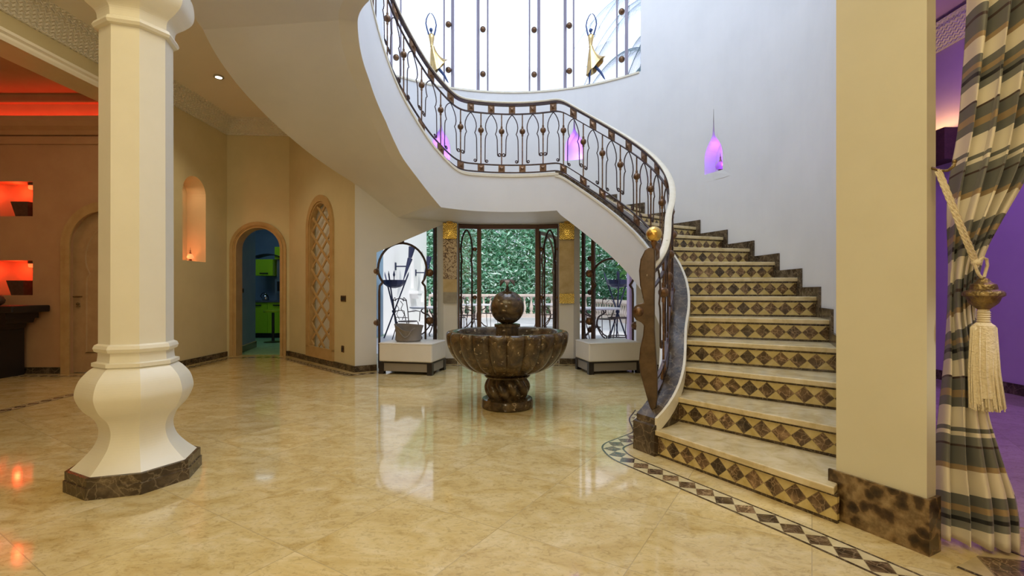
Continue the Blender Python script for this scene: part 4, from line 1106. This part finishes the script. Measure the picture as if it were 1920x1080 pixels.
MB().box(-8.0, -6.33, 6.0, 6.42, .76, .84).build('apron', 'dark_wood', t)
MB().sweep([(-6.62, 6.05, 0), (-6.62, 6.40, 0)], [(-.10, .76), (.26, .76), (.24, .70), (.16, .69), (.12, .62), (.04, .60), (0, .54), (-.10, .54)]).build('bracket', 'dark_wood', t)
MB().box(-6.75, -6.52, 6.0, 6.42, 0, .76).build('leg', 'dark_wood', t)
MB().box(-8.0, -7.78, 6.0, 6.42, 0, .76).build('leg', 'dark_wood', t)
o = MB().lathe([(.05, 0), (.085, .03), (.095, .07), (.07, .12), (.04, .14), (.045, .15)], 20, (-6.62, 6.15, .93)).build('dark_vase', 'pot_dark'); tag(o, 'small dark rounded vase on the black console table', 'vase')

# ------------------------------------------------------------------ kitchen
KY = 11.5
def cab(name, label, x0, x1, z0, z1, y0=KY, y1=12.08, doors=2, m='lime', handle_low=True):
    t = thing(name, label, 'cabinet', ((x0+x1)/2, (y0+y1)/2, z0))
    MB().box(x0, x1, y0+.02, y1, z0, z1).build('body', m, t)
    w = (x1-x0)/doors
    for i in range(doors):
        d = MB().box(x0+w*i+.004, x0+w*(i+1)-.004, y0, y0+.018, z0+.005, z1-.005).build('door', m, t)
        zh = z0+.06 if handle_low else z1-.07; xm = x0+w*(i+.5)
        MB().box(xm-.10, xm+.10, y0-.025, y0-.005, zh-.012, zh+.012).build('handle', 'black_plastic', d)
    return t
cab('base_cabinet', 'lime green kitchen base cabinets under the dark worktop', -6.35, -4.4, .12, .86, doors=4, handle_low=False)
o = MB().box(-6.35, -4.4, KY+.06, 12.08, 0.004, .12).build('kitchen_plinth', 'black_plastic'); tag(o, 'black plinth under the lime green base cabinets', 'plinth')
o = MB().box(-6.4, -4.4, KY-.03, 12.1, .86, .90).build('kitchen_worktop', 'worktop'); tag(o, 'dark kitchen worktop with a kettle standing on it', 'worktop')
cab('wall_cabinet', 'lower lime green wall cabinet under the black hood', -6.2, -5.78, 1.50, 1.90, 11.6, doors=1)
cab('wall_cabinet', 'upper lime green wall cabinets above the microwave', -5.74, -4.6, 1.90, 2.20, 11.6, doors=2)
o = MB().sweep([(-6.25+.09*i, 11.55, 1.93+.08*sin(pi*i/8)) for i in range(9)], [(-.02, 0), (.3, 0), (.3, .02), (-.02, .02)], side=lambda i: (0, 1, 0)).build('cooker_hood', 'black_plastic'); tag(o, 'black curved cooker hood over the lime wall cabinet', 'cooker hood')
o = MB().box(-5.76, -4.9, 11.75, 12.08, .90, 1.90).build('appliance_housing', 'kitchen_metal'); tag(o, 'grey metal appliance housing behind microwave and oven', 'housing')
def appliance(name, label, x0, x1, z0, z1):
    t = thing(name, label, name.replace('_', ' '), ((x0+x1)/2, 11.65, z0))
    MB().box(x0, x1, 11.62, 11.80, z0, z1).build('body', 'kitchen_metal', t)
    MB().box(x0+.06, x1-.10, 11.605, 11.622, z0+.05, z1-.06).build('glass_door', 'black_plastic', t)
    MB().tube([(x0+.06, 11.58, z1-.03), (x1-.10, 11.58, z1-.03)], .009, 8).build('handle', 'chrome', t)
appliance('microwave', 'built in microwave with black door above the oven', -5.66, -5.0, 1.56, 1.85)
appliance('oven', 'built in oven with black glass door under the microwave', -5.74, -5.0, 1.08, 1.42)
t = thing('kettle', 'shiny kettle on the kitchen worktop left of the oven', 'kettle', (-6.02, 11.72, .90))
MB().lathe([(.07, 0), (.078, .02), (.075, .09), (.05, .14), (.02, .155), (.012, .175)], 20, (-6.02, 11.72, .90)).build('body', 'chrome', t)
MB().tube([(-6.09, 11.72, .95), (-6.14, 11.72, 1.0), (-6.10, 11.72, 1.07), (-6.02, 11.72, 1.09)], .01, 8).build('handle', 'black_plastic', t)
t = thing('bar_stool', 'lime green topped swivel stool in front of the kitchen cabinets', 'stool', (-5.25, 10.55, 0))
MB().lathe([(.19, .66), (.20, .68), (.195, .71), (.1, .715)], 24, (-5.25, 10.55, 0)).build('seat', 'lime', t)
MB().lathe([(.03, .03), (.028, .66)], 12, (-5.25, 10.55, 0)).build('pole', 'black_plastic', t)
MB().lathe([(.19, 0.004), (.19, .015), (.04, .035)], 24, (-5.25, 10.55, 0)).build('foot', 'black_plastic', t)

# ------------------------------------------------------------------ curtain and tassel
cu = MB(); nu, nv = 150, 110; vs = []; uvs = []
LE = [(0, .873), (.35, .874), (.8, .895), (1.15, .905), (1.45, .90), (1.60, .905), (1.80, .925), (2.2, .940), (2.7, .950)]   # x/y direction of the edges at height z
RE = [(0, 1.050), (.2, 1.045), (.45, .995), (.62, .965), (1.0, .955), (1.25, .968), (1.40, 1.005), (1.62, 1.07), (1.9, 1.10), (2.3, 1.16), (2.7, 1.22)]
for j in range(nv+1):
    v = j/nv; z = .03+2.75*v
    l = smooth_interp(LE, z, .08); r = smooth_interp(RE, z, .08)
    yl = 2.13; yr = lerp(2.08, 1.92, sstep(.9, 2.4, z)) 
    pin = math.exp(-((z-1.12)/.30)**2)
    x0, x1 = l*yl, r*yr
    for i in range(nu+1):
        u = i/nu
        amp = lerp(.042, .022, pin)*(1+.25*sin(3*u))*min(1, 6*u+.25)*min(1, 6*(1-u)+.25)
        nf = 5.5
        f = sin(2*pi*nf*u+.35*sin(1.5*z)+.8*sin(7.3*u)); f2 = 0
        fold = 1-2*abs(sin(pi*nf*u+.4*sin(7.3*u)+.2*sin(1.5*z)))**.8*(-1)-1.0-.5
        fold = -fold
        xx = lerp(x0, x1, u)+.010*cos(2*pi*nf*u+.6*sin(3*z)); yy = lerp(yl, yr, u)+amp*fold-.03*sin(pi*u)*(1-pin)
        sag = .05*(pin)*sin(pi*min(1, u*1.0))-.10*u*(1-sstep(.9, 1.5, z))*0
        lift = -.09*pin*(u-.4)
        zb = z if j else .03-.02*u
        vs.append((xx, yy, zb)); uvs.append((u, z+lift+.012*fold+.02))
fs = [(j*(nu+1)+i, j*(nu+1)+i+1, (j+1)*(nu+1)+i+1, (j+1)*(nu+1)+i) for j in range(nv) for i in range(nu)]
cu.add(vs, fs, uvs, smooth=True)
cu = cu.build('striped_curtain', 'curtain', fix=False)
sd = cu.modifiers.new('thickness', 'SOLIDIFY'); sd.thickness = .004
tag(cu, 'cream and grey striped silk curtain gathered to the pier side of the violet doorway', 'curtain')
# hook, rope, tassel
hk = MB().tube([(1.775, 2.03, 1.625), (1.785, 1.995, 1.605), (1.79, 1.97, 1.60), (1.80, 1.955, 1.615), (1.803, 1.955, 1.63)], .006, 8).ball((1.803, 1.955, 1.633), .009, 10).build('curtain_hook', 'antique_brass'); tag(hk, 'small dark metal curtain hook on the pier edge holding the rope', 'hook')
TS = thing('tassel_tieback', 'cream rope tieback with bronze bell and long silky tassel hanging beside the curtain', 'tieback', (1.935, 1.97, .62))
def rope_pts(off):
    A = Vector((1.775, 2.0, 1.605)); B = Vector((1.905, 1.975, 1.225)); out = []
    for i in range(40):
        t = i/39; p = A.lerp(B, t)+Vector((off*.6-.018*sin(pi*t), -.03*sin(pi*t)-abs(off)*.2, -.03*sin(pi*t)+off*.5)); out.append(p)
    return out
mb = MB()
for off in (-.009, .009):
    c = rope_pts(off)
    for s_ in (0, 2.09, 4.18):
        mb.tube([tuple(p+Vector((cos(i*.9+s_)*.0042, sin(i*.9+s_)*.0042, sin(i*.9+s_)*.002))) for i, p in enumerate(c)], .0046, 6)
mb.build('rope', 'rope', TS)
mb = MB().ball((1.905, 1.97, 1.222), .018, 14, .8).tube([(1.900, 1.965, 1.22), (1.918, 1.955, 1.242), (1.938, 1.96, 1.235), (1.946, 1.965, 1.210), (1.942, 1.97, 1.18), (1.936, 1.97, 1.155)], .0058, 8).tube([(1.895, 1.965, 1.215), (1.902, 1.965, 1.19), (1.918, 1.97, 1.17), (1.932, 1.97, 1.155)], .0058, 8)
mb.build('knot', 'rope', TS)
tc = (1.935, 1.97, 0)
MB().lathe([(0.007, 1.162), (0.017, 1.155), (0.024, 1.142), (0.040, 1.132), (0.044, 1.118), (0.044, 1.112), (0.061, 1.104), (0.066, 1.096), (0.066, 1.086), (0.054, 1.078), (0.050, 1.066), (0.045, 1.055), (0.035, 1.045), (0.019, 1.030), (0.017, 1.022)], 36, tc).build('bronze_bell', 'antique_brass', TS, label='embossed bronze bell')
mb = MB()
for k in range(5): mb.lathe([(.019, 1.022-.009*k), (.023, 1.018-.009*k), (.019, 1.014-.009*k)], 20, tc, cap=False)
mb.lathe([(.019, .97), (.019, 1.03)], 20, tc); mb.build('wound_neck', 'rope', TS)
fr_ = MB(); random.seed(3)
for k in range(360):
    a = random.random()*2*pi; rad = sqrt(random.random()); r0 = .014+.024*rad; r1 = r0+.012*rad; L = .31+.03*random.random()
    x0, y0 = r0*cos(a), r0*.75*sin(a); x1, y1 = r1*cos(a)+.006*random.uniform(-1, 1), r1*.8*sin(a)+.006*random.uniform(-1, 1)
    fr_.tube([(tc[0]+x0*.6, tc[1]+y0*.6, .975), (tc[0]+x0*1.15, tc[1]+y0*1.15, .955), (tc[0]+lerp(x0, x1, .6)*1.1, tc[1]+lerp(y0, y1, .6)*1.1, .955-L*.55), (tc[0]+x1*1.1+.012, tc[1]+y1*1.1, .955-L)], .0026, 4, caps=False)
fr_.lathe([(.020, .976), (.036, .964), (.039, .93), (.040, .75), (.042, .67)], 24, tc, cap=False)
fr_.build('fringe', 'rope', TS)
# wall uplighter in the violet room
t = thing('wall_uplighter', 'dark red box wall uplighter glowing yellow on the violet wall', 'wall light', (5.30, 6.05, 2.70))
MB().box(5.18, 5.395, 5.75, 6.5, 2.70, 3.08).build('box', 'pot_dark', t)
area('uplighter_glow', (5.28, 6.0, 3.10), .1, 3.5, (1., .62, .15), (5.28, 6.0, 5), .6)

# ------------------------------------------------------------------ terrace
MB().box(-9, 9, 7.62, 27, -.14, -.02).build('floor_terrace', 'terrace_floor', kind='structure')
MB().box(-1.1, 1.05, 7.45, 7.8, -.02, .0)
# garden wall with tall niches on the left
fw, Lw = frame2((-3.7, 8.6), (-3.7, 20.8))
hol = [arch_pts(8.95, 9.45, 1.25, 2.75), arch_pts(10.9, 11.5, .70, 2.8)]
MB().plate([(0, -.02), (Lw, -.02), (Lw, 4.2), (0, 4.2)], hol, fw, 0, .3).build('wall_terrace', 'terrace_wall', kind='structure')
MB().plate([(8.5, .4), (12.1, .4), (12.1, 3.2), (8.5, 3.2)], [], fw, .18, .30).build('wall_terrace_niche_back', 'terrace_wall', kind='structure')
o = MB().plate([(8.75, 1.05), (9.65, 1.05), (9.55, 1.0), (9.5, .93), (9.35, .86), (9.05, .86), (8.9, .93), (8.85, 1.0)], [], fw, -.28, 0).plate([(8.7, 1.05), (9.7, 1.05), (9.7, 1.15), (8.7, 1.15)], [], fw, -.32, 0).build('wall_bracket', 'terrace_wall'); tag(o, 'cream stone bracket shelf on the terrace wall under the narrow niche', 'wall bracket')
def torch(label, y, z):
    t = thing('wall_torch', label, 'torch', (-3.35, y, z-.6), 'torches on the terrace wall')
    MB().tube([(-3.42, y-.2, z-.65), (-3.25, y, z+.05)], [.01, .085], 8).build('cone', 'navy_iron', t)
    MB().tube([(-3.25, y, z+.08), (-3.20, y+.06, z+.42)], [.06, .11], 8).build('cup', 'navy_iron', t)
    MB().tube([(-3.69, y-.1, z-.2), (-3.33, y-.1, z-.2)], .022, 8).build('arm', 'navy_iron', t)
    MB().box(-3.70, -3.67, y-.16, y-.04, z-.32, z-.08).build('mount', 'navy_iron', t)
torch('nearer dark iron wall torch on the white terrace wall', 15.3, 2.12)
torch('farther dark iron wall torch on the white terrace wall', 18.5, 2.05)
# balustrades
def balustrade(label, path, h, sp=.30):
    t = thing('stone_balustrade', label, 'balustrade', (path[0][0], path[0][1], -.02))
    P = [Vector((*p, 0)) for p in path]
    MB().sweep([(p.x, p.y, 0) for p in P], [(-.14, -.02), (.14, -.02), (.14, .14), (-.14, .14)]).build('plinth', 'terrace_stone', t)
    MB().sweep([(p.x, p.y, 0) for p in P], [(-.13, h-.13), (.13, h-.13), (.16, h-.08), (.16, h), (-.16, h), (-.16, h-.08)]).build('rail', 'terrace_stone', t)
    # positions
    seg = []; L = 0
    for a, b in zip(P, P[1:]): seg.append((L, a, b)); L += (b-a).length
    n = int(L/sp); hb = h-.13-.14
    for i in range(n+1):
        s_ = L*i/n
        for (l0, a, b) in seg:
            if l0 <= s_ <= l0+(b-a).length+1e-6: p = a+(b-a)*((s_-l0)/(b-a).length)
        MB().lathe([(r, .14+hb*q) for r, q in ((.07, 0), (.07, .08), (.04, .12), (.085, .32), (.08, .42), (.04, .72), (.035, .85), (.065, .9), (.065, 1))], 12, (p.x, p.y, 0)).build('baluster', 'terrace_stone', t)
    return t
balustrade('pinkish stone balustrade at the far end of the terrace', [(-3.7, 21.5), (3.6, 21.5)], 1.02)
balustrade('low pinkish stone balustrade curving along the right side of the terrace', [(3.7, 21.2), (4.15, 18.5), (4.25, 16), (4.0, 13.5), (3.7, 12.2), (3.5, 10.4)], .80)
# tripod braziers
def tripod(label, loc):
    t = thing('tripod_brazier', label, 'brazier', loc, 'tripod braziers on the terrace'); x, y, z = loc
    MB().lathe([(.04, 1.22), (.16, 1.25), (.26, 1.32), (.275, 1.42), (.26, 1.42), (.15, 1.28), (0, 1.26)], 12, loc, smooth=False).build('bowl', 'navy_iron', t)
    for k in range(3):
        a = 2*pi*k/3+.4; ca, sa = cos(a), sin(a)
        MB().tube([(x-ca*.24, y-sa*.24, z), (x+ca*.34, y+sa*.34, z+1.55), (x+ca*.36, y+sa*.36, z+1.63)], [.018, .018, .003], 8).build('spear', 'navy_iron', t)
    MB().lathe([(.05, .62), (.05, .68)], 12, loc).build('tie_ring', 'navy_iron', t)
    MB().lathe([(.012, 1.27), (.012, 1.50), (.03, 1.55), (.003, 1.66)], 8, loc).build('spike', 'navy_iron', t)
tripod('navy iron tripod brazier outside the left garden opening', (-2.90, 11.8, -.02))
tripod('navy iron tripod brazier outside the right garden opening', (2.55, 11.6, -.02))
def iron_table(label, loc, r=.6):
    t = thing('terrace_table', label, 'table', loc, 'round terrace tables')
    MB().lathe([(r-.02, .72), (r, .725), (r, .755), (r-.02, .76)], 32, loc).build('top', 'terrace_floor', t)
    x, y, z = loc
    for k in range(4):
        a = 2*pi*k/4+.5; ca, sa = cos(a), sin(a)
        pr = [(.30, .0), (.36, .03), (.34, .08), (.26, .12), (.10, .30), (.07, .42), (.14, .55), (.26, .60), (.33, .66), (.28, .72)]
        MB().tube([(x+ca*q, y+sa*q, z+w) for q, w in smooth_prof(pr, 4)], .017, 6).build('scroll_leg', 'iron', t)
    MB().tube([(x+.14*cos(a), y+.14*sin(a), z+.3) for a in [2*pi*i/16 for i in range(16)]], .01, 6, closed=True).build('ring', 'iron', t)
for (x, y, lb) in ((-1.95, 12.0, 'round stone topped iron table seen through the left opening'), (1.95, 11.3, 'round stone topped iron table seen through the right opening'), (-1.1, 14.6, 'round stone topped iron table beyond the left side of the doorway'), (1.25, 15.0, 'farther round table seen through the open door leaf')):
    iron_table(lb, (x, y, -.02))
def iron_chair(label, loc, rz):
    t = thing('terrace_chair', label, 'chair', (0, 0, 0), 'wrought iron terrace chairs'); i_ = .011
    MB().lathe([(.21, .44), (.225, .45), (.21, .465)], 20, (0, 0, 0)).build('seat', 'iron', t)
    for sx in (-1, 1):
        MB().tube([(sx*.17, -.15, .44), (sx*.20, -.20, .2), (sx*.23, -.24, 0)], i_, 6).build('leg', 'iron', t)
        MB().tube([(sx*.17, .15, .44), (sx*.20, .22, .2), (sx*.22, .29, 0)], i_, 6).build('leg', 'iron', t)
        MB().tube([(sx*.19, .17, .44), (sx*.21, .22, .7), (sx*.20, .26, .95), (sx*.14, .27, 1.0), (sx*.10, .27, .96), (sx*.13, .265, .92)], i_, 6).build('back_post', 'iron', t)
        MB().tube([(sx*.20, .21, .68), (sx*.25, .0, .70), (sx*.25, -.14, .68), (sx*.21, -.16, .45)], i_, 6).build('arm', 'iron', t)
        MB().tube([(sx*.04, .22, .5), (sx*.12, .235, .62), (sx*.03, .25, .75), (sx*.10, .26, .85), (sx*.03, .265, .92)], .008, 6).build('back_scroll', 'iron', t)
    MB().tube([(-.20, .26, .93), (0, .27, .99), (.20, .26, .93)], i_, 6).build('back_rail', 'iron', t)
    MB().tube([(-.20, .22, .55), (.20, .22, .55)], .008, 6).build('lower_rail', 'iron', t)
    return t
chairs = [(-2.40, 11.05, 2.6, 'iron chair left of the table seen through the left opening'), (-1.45, 12.75, .6, 'iron chair behind the table seen through the left opening'), (-1.35, 13.9, 2.6, 'iron chair seen through the left glass panel of the doorway'),
          (-.75, 15.3, -.5, 'iron chair standing just inside the left post of the doorway'), (1.50, 10.9, 1.6, 'iron chair at the near side of the right opening table'), (2.35, 12.0, -.6, 'iron chair behind the right tripod brazier'), (1.0, 14.3, 2.3, 'iron chair seen through the open iron door leaf')]
c0 = None
for (x, y, rz, lb) in chairs:
    if c0 is None: c0 = iron_chair(lb, None, 0); c = c0
    else: c = dup(c0, lb)
    c.location = (x, y, -.02); c.rotation_euler = (0, 0, rz)
    if c is c0: src = c
t = thing('round_side_table', 'low open iron ring stand beside the right tripod brazier', 'side table', (2.45, 10.9, -.02))
for zz in (.52, .10): MB().tube([(2.45+.27*cos(a), 10.9+.27*sin(a), zz) for a in [2*pi*i/24 for i in range(24)]], .012, 6, closed=True).build('ring', 'iron', t)
for k in range(4):
    a = 2*pi*k/4+.3; MB().tube([(2.45+.27*cos(a), 10.9+.27*sin(a), .52), (2.45+.24*cos(a), 10.9+.24*sin(a), .25), (2.45+.32*cos(a), 10.9+.32*sin(a), -.02)], .01, 6).build('leg', 'iron', t)

# bamboo
def leaves(name, n, fn, mname, size, seed):
    rnd = random.Random(seed); V = []; F = []
    for i in range(n):
        x, y, z = fn(rnd); L = size*rnd.uniform(.6, 1.4); w = L*.16
        a = rnd.uniform(0, 2*pi); dz = rnd.uniform(-1.1, .25); d = Vector((cos(a), sin(a), dz)).normalized()
        s_ = d.cross(Vector((rnd.uniform(-1, 1), rnd.uniform(-1, 1), rnd.uniform(-1, 1)))).normalized()*w
        p = Vector((x, y, z)); o = len(V)
        V += [tuple(p), tuple(p+d*L*.45+s_), tuple(p+d*L), tuple(p+d*L*.45-s_)]; F.append((o, o+1, o+2, o+3))
    me = bpy.data.meshes.new(name); me.from_pydata(V, [], F); me.materials.append(M[mname])
    ob = bpy.data.objects.new(name, me); COL.objects.link(ob); return ob
def bam(rnd):
    x = rnd.uniform(-13, 13); y = 22.1+abs(rnd.gauss(0, 1.3)); z = rnd.uniform(.1, 7.2)
    x += .5*sin(z*1.3+y*3); return x, y, z
o = leaves('bamboo_foliage', 100000, bam, 'bamboo_leaf', .21, 5); tag(o, 'dense bamboo foliage behind the stone balustrade', 'bamboo', kind='stuff')
mb = MB(); rnd = random.Random(9)
for k in range(230):
    x = rnd.uniform(-12, 12); y = rnd.uniform(22.9, 25); l = rnd.uniform(-.5, .5)
    mb.tube([(x, y, -.1), (x+l*.3, y, 3), (x+l, y-.2, 7.4)], [.028, .024, .008], 5)
o = mb.build('bamboo_culms', 'culm', fix=False); tag(o, 'thin upright bamboo culms among the foliage behind the balustrade', 'bamboo', kind='stuff')
def hed(rnd): return rnd.uniform(-14, 14), rnd.uniform(25.5, 26.5), rnd.uniform(0, 7.4)
o = leaves('hedge_foliage', 16000, hed, 'bush_leaf', .6, 11); tag(o, 'dark green hedge foliage growing deep behind the bamboo', 'hedge', kind='stuff')
def right_b(rnd):
    return rnd.uniform(4.9, 7.5), rnd.uniform(11, 22), rnd.uniform(0, 5)
o = leaves('side_foliage', 12000, right_b, 'bush_leaf', .34, 12); tag(o, 'green bamboo foliage along the right side of the terrace', 'bamboo', kind='stuff')
# palms seen through the right of the upper window
def palm(label, x, y, h, n, L, seed):
    rnd = random.Random(seed); t = thing('palm_tree', label, 'palm', (x, y, 0))
    MB().tube([(x, y, -.1), (x+.1, y, h*.5), (x, y, h)], [.16, .13, .11], 10).build('trunk', 'culm', t)
    for k in range(n):
        a = 2*pi*k/n+rnd.uniform(-.2, .2); up = rnd.uniform(.1, .8); ca, sa = cos(a), sin(a); mb = MB(); pts = []
        for i in range(13):
            s_ = i/12; pts.append(Vector((x+ca*L*s_*.85, y+sa*L*s_*.85, h+L*(up*s_-1.05*s_*s_))))
        mb.tube(pts, [.022-.0015*i for i in range(13)], 5)
        vs = []; fs = []
        for i in range(4, 96):
            s_ = i/96*12; j = min(11, int(s_)); p = pts[j].lerp(pts[j+1], s_-j); d = (pts[j+1]-pts[j]).normalized()
            for sg in (-1, 1):
                sd_ = Vector((-sa, ca, 0))*sg; l = .50*sin(pi*min(1, .15+.8*i/96)); tip = p+sd_*l*.5+d*l*.45+Vector((0, 0, -l*.65)); q = p+d*.016; o_ = len(vs)
                vs += [tuple(p), tuple(q), tuple(tip)]; fs.append((o_, o_+1, o_+2))
        mb.add(vs, fs); mb.build('frond', 'frond', t, fix=False)
palm('tall palm with drooping fronds seen through the right of the high curved window', 4.45, 12.8, 8.9, 17, 3.3, 4)
palm('smaller palm whose fronds show low in the right pane of the high window', 4.9, 15.0, 8.3, 17, 3.0, 8)
